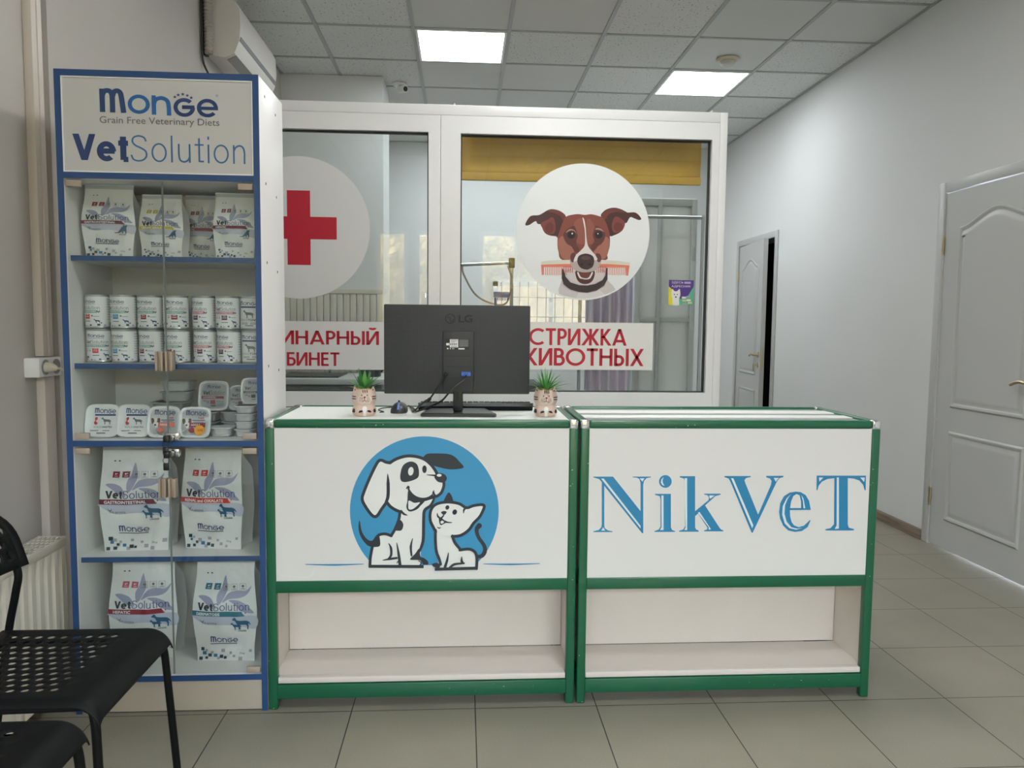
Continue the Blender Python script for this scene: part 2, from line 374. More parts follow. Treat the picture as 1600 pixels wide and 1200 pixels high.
class Art:
    """Flat print in layers: shapes in 2-D, mapped onto a real surface when built."""
    def __init__(s): s.items = []; s.layer = 0; s.k = 0; s.mats = []; s.wk = 1.0
    def mi(s, m):
        if m not in s.mats: s.mats.append(m)
        return s.mats.index(m)
    def up(s): s.layer = int(s.layer) + 1; s.k = 0; return s
    def raw(s, vs, fs, m):
        s.k += 1; s.items.append((s.layer + min(0.9, 0.06 * s.k), s.mi(m), [tuple(v) for v in vs], [tuple(f) for f in fs])); return s
    def poly(s, pts, m, up=True):
        if up: s.up()
        t = tessellate_polygon([[Vector((p[0], p[1], 0)) for p in pts]])
        return s.raw(pts, t, m)
    def blob(s, pts, m, n=6, up=True): return s.poly(catmull(pts, n), m, up)
    def rect(s, x0, y0, x1, y1, m, up=True):
        if up: s.up()
        return s.raw([(x0, y0), (x1, y0), (x1, y1), (x0, y1)], [(0, 1, 2, 3)], m)
    def ell(s, x, y, rx, ry, m, n=28, rot=0.0, up=True):
        c, d = math.cos(rot), math.sin(rot); P = []
        for k in range(n):
            a = 2 * PI * k / n; u, v = rx * math.cos(a), ry * math.sin(a); P.append((x + u * c - v * d, y + u * d + v * c))
        if up: s.up()
        return s.raw(P, [tuple(range(n))], m)
    def stroke(s, pts, w, m, smooth=True, closed=False, n=6, round_=True, up=True):
        """w: one width or one per given point."""
        if up: s.up()
        k = len(pts); W = [q * s.wk for q in (list(w) if isinstance(w, (list, tuple)) else [w] * k)]
        P = catmull(pts, n, closed) if smooth else list(pts)
        if smooth:
            WW = []
            for i in range(k if closed else k - 1):
                for j in range(n): WW.append(W[i] + (W[(i + 1) % k] - W[i]) * j / n)
            if not closed: WW.append(W[-1])
            W = WW
        P = [Vector(p) for p in P]; N = len(P); L = []; Rr = []
        for i in range(N):
            a = P[(i - 1) % N] if closed else P[max(0, i - 1)]; b = P[(i + 1) % N] if closed else P[min(N - 1, i + 1)]
            t = (b - a); t = t.normalized() if t.length > 1e-12 else Vector((1, 0)); q = Vector((-t.y, t.x)) * (W[i] / 2)
            if 0 < i < N - 1 and not closed:
                d1 = (P[i] - P[i - 1]).normalized(); d2 = (P[i + 1] - P[i]).normalized(); cs = max(0.5, math.sqrt(max(0.0, (1 + d1.dot(d2)) / 2))); q = q / cs
            L.append(P[i] + q); Rr.append(P[i] - q)
        vs = [tuple(p) for p in L + Rr]
        fs = [(i, (i + 1) % N, N + (i + 1) % N, N + i) for i in range(N if closed else N - 1)]
        s.raw(vs, fs, m)
        if round_ and not closed:
            for p, ww in ((P[0], W[0]), (P[-1], W[-1])):
                if ww > 0: s.ell(p.x, p.y, ww / 2, ww / 2, m, 12, up=False)
        return s
    def ring(s, x, y, ro, ri, m, a0=0, a1=360, n=36, sy=1.0, up=True):
        if up: s.up()
        vs = []; fs = []
        for k in range(n + 1):
            a = math.radians(a0 + (a1 - a0) * k / n); vs += [(x + ro * math.cos(a), y + ro * sy * math.sin(a)), (x + ri * math.cos(a), y + ri * sy * math.sin(a))]
        for k in range(n): fs.append((2 * k, 2 * k + 2, 2 * k + 3, 2 * k + 1))
        return s.raw(vs, fs, m)
    def text(s, body, x0, x1, y0, y1, m, bold=0.0, res=3, up=True):
        """Letters stretched to the box x0..x1, y0 (foot) .. y1 (head); y may run down."""
        if up: s.up()
        vs, fs, lo, hi = text_mesh(body, min(0.0, bold), res)
        b = max(0.0, bold); sx = (x1 - x0) / (hi[0] - lo[0] + 2 * b); sy = (y1 - y0) / (hi[1] - lo[1] + 2 * b)
        n = 1 if b == 0 else (4 if res < 4 else 10)          # heavier letters: the outline drawn again a little aside
        for k in range(n):
            ox, oy = (b * math.cos(2 * PI * (k + 0.5) / n), b * math.sin(2 * PI * (k + 0.5) / n)) if n > 1 else (0, 0)
            if n == 4: ox, oy = ox * 1.3, oy * 1.3
            s.raw([(x0 + (v[0] - lo[0] + b + ox) * sx, y0 + (v[1] - lo[1] + b + oy) * sy) for v in vs], fs, m)
        return s
    def glyphs(s, body, x0, x1, y0, y1, m, w, n=20):
        """Plain sans letters drawn in strokes of weight w (cap height = 1), stretched to the box; y0 foot, y1 head."""
        s.up(); total = sum(GLYPH[c][0] + 0.09 for c in body) - 0.09; cur = 0.0; kx = (x1 - x0) / total; ky = y1 - y0
        for c in body:
            adv, prims = GLYPH[c]; h = w / 2
            f = lambda p, cur=cur: (x0 + (cur + p[0]) * kx, y0 + p[1] * ky)
            for q in prims:
                t, v = q[0], q[1:]
                if t == 'v': P = [(v[0] - h, v[1]), (v[0] + h, v[1]), (v[0] + h, v[2]), (v[0] - h, v[2])]; s.raw([f(p) for p in P], [(0, 1, 2, 3)], m)
                elif t == 'h': P = [(v[0], v[2] - h), (v[1], v[2] - h), (v[1], v[2] + h), (v[0], v[2] + h)]; s.raw([f(p) for p in P], [(0, 1, 2, 3)], m)
                elif t == 'd':
                    a, b, c_, d = v; k = h * math.hypot(c_ - a, d - b) / abs(d - b); s.raw([f(p) for p in ((a - k, b), (a + k, b), (c_ + k, d), (c_ - k, d))], [(0, 1, 2, 3)], m)
                elif t == 'a':
                    cx, cy, rx, ry, a0, a1 = v; N = max(6, int(n * abs(a1 - a0) / 180)); vs = []
                    for k in range(N + 1):
                        an = math.radians(a0 + (a1 - a0) * k / N); vs += [f((cx + (rx + h) * math.cos(an), cy + (ry + h) * math.sin(an))), f((cx + (rx - h) * math.cos(an), cy + (ry - h) * math.sin(an)))]
                    s.raw(vs, [(2 * k, 2 * k + 2, 2 * k + 3, 2 * k + 1) for k in range(N)], m)
                elif t == 's':
                    b = Art(); b.stroke([tuple(p) for p in v[0]], w, m, n=5, round_=False)
                    for _, _, vs, fs in b.items: s.raw([f(p) for p in vs], fs, m)
            cur += adv + 0.09
        return s
    def sub(s, other, fn):
        """Adds another print, moved by fn."""
        b = s.layer
        for l, mi, vs, fs in other.items:
            s.items.append((b + l, s.mi(other.mats[mi]), [fn(*v) for v in vs], fs)); s.layer = max(s.layer, int(b + l))
        return s
    def build(s, name, parent, fn, eps=0.00012, base=0.0004, maxlen=None):
        """fn(u, v, h) -> world point h in front of the surface."""
        mb = MB()
        for l, mi, vs, fs in s.items:
            if maxlen:
                bm = bmesh.new(); bv = [bm.verts.new((v[0], v[1], 0)) for v in vs]
                for f in fs:
                    try: bm.faces.new([bv[i] for i in f])
                    except ValueError: pass
                for _ in range(5):
                    E = [e for e in bm.edges if e.calc_length() > maxlen]
                    if not E: break
                    bmesh.ops.subdivide_edges(bm, edges=E, cuts=1, use_grid_fill=False)
                    bmesh.ops.triangulate(bm, faces=[f for f in bm.faces if len(f.verts) > 4])
                bm.verts.index_update()
                vs = [(v.co.x, v.co.y) for v in bm.verts]; fs = [tuple(v.index for v in f.verts) for f in bm.faces]; bm.free()
            mb.add([fn(v[0], v[1], base + l * eps) for v in vs], fs, mi)
        me = bpy.data.meshes.new(name); off = world_loc(parent) if parent is not None else Vector((0, 0, 0))
        me.from_pydata([tuple(v - off) for v in mb.v], [], mb.f)
        for m in s.mats: me.materials.append(m)
        me.polygons.foreach_set('material_index', mb.m)
        me.update()
        o = bpy.data.objects.new(name, me); COL.objects.link(o)
        if parent is not None: o.parent = parent
        return o

def brand_word(m1, m2, m3=None, tiny=False, k=1.0):
    """The pet-food maker's word mark, drawn in strokes; box x 272..950, y 168..340 (y down)."""
    a = Art(); m3 = m3 or m1
    a.stroke([(288, 322), (288, 170)], 33 * k, m1, smooth=False, round_=False)
    a.stroke([(288, 215), (300, 187), (320, 181), (338, 192), (345, 222), (345, 323)], 33 * k, m1, n=4, round_=False, up=False)
    a.stroke([(345, 222), (356, 190), (374, 181), (390, 192), (397, 222), (408, 324)], 33 * k, m1, n=4, round_=False, up=False)
    a.ring(495, 265, 63, 63 - 25 * k, m2, n=20 if tiny else 40)
    a.stroke([(581, 331), (581, 204)], 27 * k, m2, smooth=False, round_=False)
    a.stroke([(581, 262), (592, 232), (625, 220), (655, 234), (665, 265), (667, 334)], 27 * k, m2, n=4, round_=False, up=False)
    a.ring(755, 278, 62, 62 - 26 * k, m3, 0, 316, n=20 if tiny else 36)   # y runs down
    a.stroke([(742, 276), (814, 276)], 27 * k, m3, smooth=False, round_=False, up=False)
    a.ring(888, 278, 61, 61 - 25 * k, m3, 40, 360, n=20 if tiny else 36)
    a.rect(838, 280 - 12 * k, 949, 280 + 12 * k, m3, up=False)
    for sx, sy in ((702, 211), (722, 197), (748, 191), (774, 199), (796, 213)):
        if tiny: a.ell(sx, sy, 9, 9, m3, 5, up=False)
        else:
            P = [(sx + (12 if k % 2 == 0 else 5) * math.sin(PI * k / 5), sy - (12 if k % 2 == 0 else 5) * math.cos(PI * k / 5)) for k in range(10)]
            a.poly(P, m3, up=False)
    return a
BRAND = brand_word(M_NAVY, M_MID, M_NAVY, k=0.92)
BRAND_S = brand_word(M_NAVY, M_NAVY, M_NAVY, tiny=True, k=0.8)
def put_brand(a, x0, x1, y0, y1, small=True):
    """y0 head, y1 foot in the print's own direction."""
    a.up(); return a.sub(BRAND_S if small else BRAND, lambda x, y: (x0 + (x - 272) / 678 * (x1 - x0), y0 + (y - 168) / 172 * (y1 - y0)))
# ================================================================ THE SETTING
XL, XR, YF, YB, ZC = -1.36, 2.658, -2.2, 7.9, 3.0506
CX0, CY0 = -0.92404, 4.90756        # a crossing of the ceiling grid
mb = MB(); mb.box((XL - 0.2, YF - 0.2, -0.1), (XR + 1.6, YB + 0.2, 0.0))
structure(mb.build('floor', floor_material()))
mb = MB(); mb.box((XL - 0.2, YF - 0.2, ZC + 0.004), (XR + 0.2, YB + 0.2, ZC + 0.1))
structure(mb.build('ceiling', ceiling_material()))
# hung grid of T bars
mb = MB()
i0 = math.floor((XL - CX0) / 0.6) + 1
i = i0
while CX0 + 0.6 * i < XR:
    x = CX0 + 0.6 * i; mb.box((x - 0.012, YF, ZC - 0.003), (x + 0.012, YB, ZC + 0.004)); i += 1
j = math.floor((YF - CY0) / 0.6) + 1
while CY0 + 0.6 * j < YB:
    y = CY0 + 0.6 * j; mb.box((XL, y - 0.009, ZC - 0.0025), (XR, y + 0.009, ZC + 0.004)); j += 1
for x0, x1 in ((XL, XL + 0.02), (XR - 0.02, XR)): mb.box((x0, YF, ZC - 0.004), (x1, YB, ZC + 0.004))
structure(mb.build('trim_1', mat('ceiling_grid', (168, 172, 172), 0.5)))

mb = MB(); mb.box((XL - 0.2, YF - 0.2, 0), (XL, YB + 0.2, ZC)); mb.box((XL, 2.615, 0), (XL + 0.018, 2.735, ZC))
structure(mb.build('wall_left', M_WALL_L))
mb = MB(); mb.box((XL, YB, 0), (XR, YB + 0.2, ZC)); structure(mb.build('wall_back', M_WALL))
# right wall with two door openings
D1 = (3.27, 4.095, 1.965); D2 = (6.40, 7.255, 1.985)      # near jamb, far jamb, head
mb = MB()
for y0, y1, z0, z1 in ((YF - 0.2, D1[0], 0, ZC), (D1[0], D1[1], D1[2], ZC), (D1[1], D2[0], 0, ZC), (D2[0], D2[1], D2[2], ZC), (D2[1], YB + 0.2, 0, ZC)):
    mb.box((XR, y0, z0), (XR + 0.16, y1, z1))
structure(mb.build('wall_right', M_WALL))
# the unlit room behind the ajar door
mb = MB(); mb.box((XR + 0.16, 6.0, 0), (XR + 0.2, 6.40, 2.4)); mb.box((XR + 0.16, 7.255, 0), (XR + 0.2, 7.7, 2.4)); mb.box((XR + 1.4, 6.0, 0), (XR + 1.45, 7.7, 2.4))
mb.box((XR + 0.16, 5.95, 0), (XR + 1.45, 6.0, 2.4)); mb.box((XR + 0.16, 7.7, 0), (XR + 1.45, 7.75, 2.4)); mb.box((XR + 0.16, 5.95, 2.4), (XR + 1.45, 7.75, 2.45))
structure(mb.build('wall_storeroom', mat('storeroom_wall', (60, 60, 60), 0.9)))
# front wall, behind the viewer, with three street windows
WIN = [(-1.28, -0.74, 1.1), (-0.64, -0.02, 1.1), (0.2, 1.7, 0.3)]; WZ1 = 2.45  # third window enlarged, with a low sill, to throw more light on the counters
mb = MB(); mb.box((XL, YF - 0.2, WZ1), (XR, YF, ZC))
for x0, x1, z0 in WIN: mb.box((x0, YF - 0.2, 0), (x1, YF, z0))
xs = [XL] + [v for w in WIN for v in w[:2]] + [XR]
for k in range(0, len(xs), 2): mb.box((xs[k], YF - 0.2, 0), (xs[k + 1], YF, WZ1))
structure(mb.build('wall_front', M_WALL))
for k, (x0, x1, WZ0) in enumerate(WIN):
    r = struct_root('window_%d' % (k + 1), ((x0 + x1) / 2, YF, WZ0))
    mb = MB(); t = 0.05; y0, y1 = YF - 0.12, YF - 0.05
    mb.box((x0, y0, WZ0), (x0 + t, y1, WZ1)); mb.box((x1 - t, y0, WZ0), (x1, y1, WZ1)); mb.box((x0 + t, y0, WZ0), (x1 - t, y1, WZ0 + t)); mb.box((x0 + t, y0, WZ1 - t), (x1 - t, y1, WZ1))
    n = 1 if x1 - x0 < 0.8 else 3
    for q in range(1, n): xm = x0 + (x1 - x0) * q / n; mb.box((xm - 0.012, y0, WZ0 + t), (xm + 0.012, y1, WZ1 - t))
    mb.build('window_frame', M_PVC, r)
    mb = MB(); mb.box((x0 + t, YF - 0.09, WZ0 + t), (x1 - t, YF - 0.084, WZ1 - t)); mb.build('window_pane', M_GLASS, r)
    # daylight enters here
    ld = bpy.data.lights.new('daylight_portal', 'AREA'); ld.shape = 'RECTANGLE'; ld.size = x1 - x0; ld.size_y = WZ1 - WZ0; ld.cycles.is_portal = True
    lo = bpy.data.objects.new('daylight_portal', ld); COL.objects.link(lo); lo.location = ((x0 + x1) / 2, YF - 0.14, (WZ0 + WZ1) / 2); lo.rotation_euler = (PI / 2, 0, 0)
mb = MB(); mb.box((-6.5, -8.2, -0.12), (6.5, YF - 0.2, -0.02)); structure(mb.build('pavement', mat('paving', (150, 150, 146), 0.8, noise=(3, 0.08))))
# autumn trees across the street, seen only as a reflection in the glass
rnd = random.Random(3); mb = MB()
for k in range(11000):
    p = Vector((rnd.uniform(-4.5, 3.5), -5.6 + rnd.uniform(-0.6, 0.6), rnd.uniform(0.1, 2.9)))
    a = Vector((rnd.gauss(0, 1), rnd.gauss(0, 1), rnd.gauss(0, 1))).normalized(); b = a.orthogonal().normalized(); s = rnd.uniform(0.05, 0.10)
    mb.add([p - a * s, p + b * s * 0.6, p + a * s, p - b * s * 0.6], [(0, 1, 2, 3)], 0 if rnd.random() < 0.6 else (1 if rnd.random() < 0.7 else 2))
for k in range(900):
    p = Vector((rnd.uniform(-5, 4), -6.6 + rnd.uniform(-0.2, 0.2), rnd.uniform(0.0, 2.9))); s = rnd.uniform(0.2, 0.42); a = Vector((rnd.gauss(0, 1), 0.2 * rnd.gauss(0, 1), rnd.gauss(0, 1))).normalized(); b = a.cross(Vector((0, 1, 0))).normalized()
    mb.add([p - a * s, p + b * s * 0.7, p + a * s, p - b * s * 0.7], [(0, 1, 2, 3)], 0 if rnd.random() < 0.5 else 1)
o = mb.build('foliage', [mat('leaf_yellow', (206, 180, 116), 0.7), mat('leaf_ochre', (146, 118, 72), 0.7), mat('leaf_green', (86, 92, 56), 0.7)]); o['kind'] = 'stuff'; o['label'] = 'yellow autumn leaves mirrored in the glass'

# pillar at the back of the treatment room
mb = MB(); mb.box((XL, 5.87, 0), (-0.609, 6.32, ZC)); structure(mb.build('pillar', M_WALL))
mb = MB()                                                       # ribbed panelling low on the pillar
for k in range(15): x = XL + 0.004 + k * 0.0497; mb.box((x, 5.852, 0.75), (x + 0.046, 5.87, 1.44), 0.004)
mb.box((XL, 5.848, 1.44), (-0.612, 5.87, 1.47)); structure(mb.build('trim_2', mat('panelling', (205, 200, 186), 0.5)))

# ---------------------------------------------------------------- doors
def ring_moulding(mb, path, prof, fn, mi=0):
    """Sweeps prof [(inset, height)] round a closed path; fn(u, v, h)."""
    P = [Vector(p) for p in path]; n = len(P); R = []
    area = sum(P[i].x * P[(i + 1) % n].y - P[(i + 1) % n].x * P[i].y for i in range(n)); sg = 1 if area > 0 else -1
    N = []
    for i in range(n):
        d1 = (P[i] - P[i - 1]).normalized(); d2 = (P[(i + 1) % n] - P[i]).normalized()
        n1 = Vector((-d1.y, d1.x)) * sg; n2 = Vector((-d2.y, d2.x)) * sg; m = (n1 + n2)
        m = m.normalized() if m.length > 1e-6 else n1; N.append(m / max(0.5, m.dot(n1)))
    for ins, h in prof: R.append([fn(*(P[i] + N[i] * ins), h) for i in range(n)])
    mb.loft(R, mi, True, caps=False)
def door_leaf(root, W, H, fn, cap=0.04):
    """fn(u from the hinge, v from the foot, h out of the front face). Cathedral-topped upper panel over a square lower panel."""
    mb = MB()
    for h0, h1 in ((-cap, 0.0),):
        c = [fn(u, v, h) for h in (h0, h1) for v in (0.006, H) for u in (0, W)]
        mb.add(c, [(0, 1, 3, 2), (4, 6, 7, 5), (0, 4, 5, 1), (2, 3, 7, 6), (0, 2, 6, 4), (1, 5, 7, 3)])
    u0, u1 = 0.125, W - 0.125
    top = [(u1 + (u0 - u1) * k / 24, 1.765 + 0.075 * math.sin(PI * k / 24) ** 2 * (1.0) ) for k in range(25)]
    paths = ([(u0, 0.79), (u1, 0.79)] + top, [(u0, 0.165), (u1, 0.165), (u1, 0.66), (u0, 0.66)])
    for p in paths:
        ring_moulding(mb, p, [(0, 0.0), (0.003, 0.005), (0.009, 0.0085), (0.016, 0.007), (0.022, 0.002), (0.026, 0.0), (0.032, 0.0005), (0.046, 0.0075), (0.055, 0.0085), (0.062, 0.0085)], fn)
        inner = []
        P = [Vector(q) for q in p]; cx = sum(q.x for q in P) / len(P); cy = sum(q.y for q in P) / len(P)
        # raised field
        W2 = []
        n = len(P); area = sum(P[i].x * P[(i + 1) % n].y - P[(i + 1) % n].x * P[i].y for i in range(n)); sg = 1 if area > 0 else -1
        for i in range(n):
            d1 = (P[i] - P[i - 1]).normalized(); d2 = (P[(i + 1) % n] - P[i]).normalized(); n1 = Vector((-d1.y, d1.x)) * sg; n2 = Vector((-d2.y, d2.x)) * sg
            m = (n1 + n2).normalized(); q = P[i] + m / max(0.5, m.dot(n1)) * 0.062; W2.append((q.x, q.y))
        mb.add([fn(q[0], q[1], 0.0085) for q in W2], tessellate_polygon([[Vector((q[0], q[1], 0)) for q in W2]]))
    return mb.build('door_leaf', M_DOOR, root)
def lever(root, name, fn, u, v, sgn, m):
    """Lever handle on a round rose; the grip runs towards sgn in u."""
    mb = MB()
    a = fn(u, v, 0); b = fn(u, v, 0.05)
    mb.tube([a, fn(u, v, 0.010)], 0.024, 18); mb.tube([fn(u, v, 0.008), b], 0.009, 12)
    mb.tube(catmull3([fn(u, v, 0.047), fn(u + sgn * 0.02, v + 0.002, 0.052), fn(u + sgn * 0.06, v + 0.006, 0.05), fn(u + sgn * 0.10, v - 0.004, 0.048), fn(u + sgn * 0.122, v - 0.012, 0.046)], 5), 0.0085, 12)
    return mb.build(name, m, root)
def hinge(root, fn, u, v):
    mb = MB()
    for a, b in ((-0.05, -0.018), (-0.016, 0.016), (0.018, 0.05)): mb.tube([fn(u, v + a, 0.006), fn(u, v + b, 0.006)], 0.0075, 10)
    mb.tube([fn(u, v + 0.05, 0.006), fn(u, v + 0.058, 0.006)], 0.004, 8); return mb.build('hinge', M_BRASS, root)
# door 1: shut, seen at a slant, beside the counters
r1 = struct_root('door_1', (XR, (D1[0] + D1[1]) / 2, 0))
f1 = lambda u, v, h: Vector((XR - 0.004 - h, D1[1] - 0.006 - u, v))
door_leaf(r1, D1[1] - D1[0] - 0.012, D1[2] - 0.006, f1, 0.038)
mb = MB(); t = 0.055
mb.box((XR - 0.014, D1[1], 0), (XR, D1[1] + t, D1[2] + t), 0.003); mb.box((XR - 0.014, D1[0] - t, 0), (XR, D1[0], D1[2] + t), 0.003); mb.box((XR - 0.0135, D1[0], D1[2]), (XR, D1[1], D1[2] + t), 0.003)
mb.box((XR + 0.045, D1[0], 0), (XR + 0.16, D1[0] + 0.004, D1[2])); mb.box((XR + 0.045, D1[1] - 0.004, 0), (XR + 0.16, D1[1], D1[2]))
mb.build('door_frame', M_DOOR, r1)
lever(r1, 'door_handle', f1, 0.752, 0.967, -1, M_BRASS)
for v in (1.675, 0.27): hinge(r1, f1, -0.004, v)
# door 2: ajar, far along the same wall
r2 = struct_root('door_2', (XR, (D2[0] + D2[1]) / 2, 0)); AJ = math.radians(6.0)
def f2(u, v, h):
    c, s = math.cos(AJ), math.sin(AJ)
    return Vector((XR - 0.003 - u * s - h * c, D2[1] - 0.008 - u * c + h * s, v))
door_leaf(r2, 0.80, D2[2] - 0.008, f2, 0.038)
mb = MB()
mb.box((XR - 0.014, D2[1], 0), (XR, D2[1] + t, D2[2] + t), 0.003); mb.box((XR - 0.014, D2[0] - t, 0), (XR, D2[0], D2[2] + t), 0.003); mb.box((XR - 0.0135, D2[0], D2[2]), (XR, D2[1], D2[2] + t), 0.003)
mb.build('door_frame', M_DOOR, r2)
lever(r2, 'door_handle', f2, 0.745, 0.975, -1, M_BRASS)
mb = MB(); mb.tube([f2(0.745, 0.885, 0), f2(0.745, 0.885, 0.012)], 0.022, 16); mb.tube([f2(0.745, 0.885, 0.01), f2(0.745, 0.885, 0.03)], 0.007, 8); mb.build('lock_rose', M_BRASS, r2)
mb = MB(); mb.box(f2(0.745, 0.885, 0.04) - Vector((0.004, 0.012, 0.012)), f2(0.745, 0.885, 0.04) + Vector((0.004, 0.012, 0.012)), 0.003); mb.tube([f2(0.742, 0.873, 0.04), f2(0.735, 0.83, 0.036)], 0.004, 6); mb.build('key', M_BRASS, r2)
mb = MB(); q = [f2(0.8005, v, h) for v in (0.84, 1.03) for h in (-0.026, -0.010)]; q2 = [p + Vector((0, -0.002, 0)) for p in q]
mb.add(q + q2, [(4, 5, 7, 6), (0, 1, 5, 4), (2, 6, 7, 3), (0, 4, 6, 2), (1, 3, 7, 5)]); mb.build('lock_plate', M_BRASS, r2)
for v in (1.70, 0.28): hinge(r2, f2, -0.004, v)
# wood skirting along the right wall and back wall
mb = MB()
for y0, y1 in ((YF, D1[0] - 0.056), (D1[1] + 0.056, D2[0] - 0.056), (D2[1] + 0.056, YB)): mb.box((XR - 0.018, y0, 0), (XR, y1, 0.06), 0.004)
structure(mb.build('baseboard_right', wood_material('skirting_wood', (108, 92, 80), (140, 124, 110))))

# ---------------------------------------------------------------- glazed PVC partition
part = struct_root('partition', (0, 4.0, 0)); PX1 = 1.367; PF, PB, PG = 3.965, 4.035, 4.0; PZ = 2.327
mb = MB()
mb.box((PX1 - 0.04, PF, 0), (PX1, PB, PZ), 0.004); mb.box((XL + 0.002, PF, PZ - 0.052), (PX1 - 0.04, PB, PZ), 0.004); mb.box((XL + 0.002, PF, 0), (PX1 - 0.04, PB, 0.78), 0.004)
mb.box((-0.140, PF + 0.002, 0.78), (-0.121, PB, PZ - 0.052), 0.003)
mb.build('outer_frame', M_PVC, part)
def sash(x0, x1, z0, z1, gx0, gx1, gz0, gz1):
    mb = MB(); y0 = PF - 0.004; y1 = PB - 0.01
    mb.prism([(x0, z0), (gx0, gz0), (gx0, gz1), (x0, z1)], y0, y1); mb.prism([(x1, z0), (x1, z1), (gx1, gz1), (gx1, gz0)], y0, y1)
    mb.prism([(x0, z1), (gx0, gz1), (gx1, gz1), (x1, z1)], y0, y1); mb.prism([(x0, z0), (x1, z0), (gx1, gz0), (gx0, gz0)], y0, y1)
    s_ = mb.build('sash', M_PVC, part)
    mb = MB(); g = 0.006
    for a, b in (((gx0, gz0), (gx0 + g, gz1)), ((gx1 - g, gz0), (gx1, gz1)), ((gx0, gz1 - g), (gx1, gz1)), ((gx0, gz0), (gx1, gz0 + g))): mb.box((a[0], PG - 0.014, a[1]), (b[0], PG + 0.014, b[1]))
    mb.build('gasket', M_SASH, s_)
    mb = MB(); mb.box((gx0 + 0.001, PG - 0.003, gz0 + 0.001), (gx1 - 0.001, PG + 0.003, gz1 - 0.001)); mb.build('glass_pane', M_GLASS_P, s_)
sash(XL + 0.055, -0.128, 0.785, 2.272, XL + 0.13, -0.183, 0.862, 2.188)
sash(-0.120, 1.325, 0.785, 2.272, -0.019, 1.286, 0.864, 2.185)
# ================================================================ CEILING FIXTURES
def ceiling_light(i, j, m, label):
    x0, y0 = CX0 + 0.6 * i, CY0 + 0.6 * j
    r = thing('ceiling_light', label, 'ceiling light', (x0 + 0.3, y0 + 0.3, ZC - 0.004), 'square ceiling light panels')
    mb = MB(); a, b = 0.013, 0.028; z0, z1 = ZC - 0.006, ZC + 0.002
    mb.box((x0 + a, y0 + a, z0), (x0 + b, y0 + 0.6 - a, z1)); mb.box((x0 + 0.6 - b, y0 + a, z0), (x0 + 0.6 - a, y0 + 0.6 - a, z1))
    mb.box((x0 + b, y0 + a, z0), (x0 + 0.6 - b, y0 + b, z1)); mb.box((x0 + b, y0 + 0.6 - b, z0), (x0 + 0.6 - b, y0 + 0.6 - a, z1)); mb.build('light_frame', M_PVC, r)
    mb = MB(); mb.box((x0 + b, y0 + b, ZC - 0.004), (x0 + 0.6 - b, y0 + 0.6 - b, ZC + 0.001)); mb.build('diffuser', m, r)
    return r
E_BACK = emit('panel_light_back', (0.93, 0.98, 1.0), PANEL_BACK)
E_FRONT = emit('panel_light_front', (1.0, 0.985, 0.965), PANEL_FRONT)
ceiling_light(1, 0, E_BACK, 'lit square ceiling panel above the pane with the red cross')
ceiling_light(4, 1, E_BACK, 'lit square ceiling panel by the round smoke detector')
for i, j in BACK_FILL_CELLS: ceiling_light(i, j, E_BACK, 'added square ceiling panel to brighten the treatment room, unseen behind the partition head')
for i, j in FRONT_CELLS: ceiling_light(i, j, E_FRONT, 'lit square ceiling panel over the waiting area')
# smoke detector
sd = thing('smoke_detector', 'round off-white smoke detector on the ceiling beside a light panel', 'smoke detector', (1.80, 5.27, ZC))
MB().lathe([(0.075, 0), (0.078, -0.006), (0.070, -0.016), (0.058, -0.018)], (1.80, 5.27, ZC), 32).build('base', mat('aged_plastic', (206, 198, 180), 0.5), sd)
MB().lathe([(0.050, -0.016), (0.052, -0.026), (0.046, -0.040), (0.030, -0.047)], (1.80, 5.27, ZC), 32).build('cover', mat('detector_plastic', (200, 200, 196), 0.5), sd)
MB().lathe([(0.047, -0.017), (0.047, -0.0265)], (1.80, 5.27, ZC), 32).build('vent', M_GREY, sd)
# little dome camera
sc_ = thing('security_camera', 'small white security camera on the ceiling near the pillar', 'camera', (-0.487, 6.03, ZC))
MB().lathe([(0.055, 0), (0.055, -0.012), (0.04, -0.02)], (-0.5, 6.03, ZC), 24).build('base', M_WHITE, sc_)
c0 = Vector((-0.47, 6.0, ZC - 0.045)); mb = MB(); mb.tube([c0 + Vector((0, 0, 0.03)), c0], 0.012, 10)
mb.tube([c0 + Vector((-0.03, 0.03, 0)), c0 + Vector((0.02, -0.035, -0.012))], [0.026, 0.026], 16); mb.build('camera_body', M_WHITE, sc_)
MB().tube([c0 + Vector((0.02, -0.036, -0.0125)), c0 + Vector((0.0215, -0.038, -0.013))], 0.019, 16).build('lens', M_PLASTIC, sc_)

# ================================================================ LEFT WALL
ac = thing('air_conditioner', 'white wall-mounted air conditioner high on the side wall', 'air conditioner', (XL, 4.2, 2.6))
prof = [(XL + 0.001, 2.615), (XL + 0.10, 2.602), (XL + 0.15, 2.625), (XL + 0.176, 2.69), (XL + 0.184, 2.76), (XL + 0.180, 2.85), (XL + 0.16, 2.888), (XL + 0.12, 2.903), (XL + 0.001, 2.905)]
mb = MB(); mb.prism(prof, 4.2, 4.97, 'y'); mb.build('body', mat('ac_plastic', (218, 214, 208), 0.4), ac)
mb = MB(); mb.prism([(XL + 0.105, 2.598), (XL + 0.152, 2.622), (XL + 0.148, 2.628), (XL + 0.10, 2.604)], 4.235, 4.94, 'y'); mb.build('louvre', mat('ac_grey', (150, 150, 148), 0.5), ac)
mb = MB(); mb.prism([(XL + 0.176, 2.690), (XL + 0.182, 2.712), (XL + 0.1835, 2.712), (XL + 0.178, 2.689)], 4.21, 4.96, 'y'); mb.build('panel_seam', M_GREY, ac)
mb = MB(); mb.box((XL + 0.001, 4.17, 2.60), (XL + 0.02, 4.2, 2.92)); mb.build('wall_bracket', M_PLASTIC, ac)
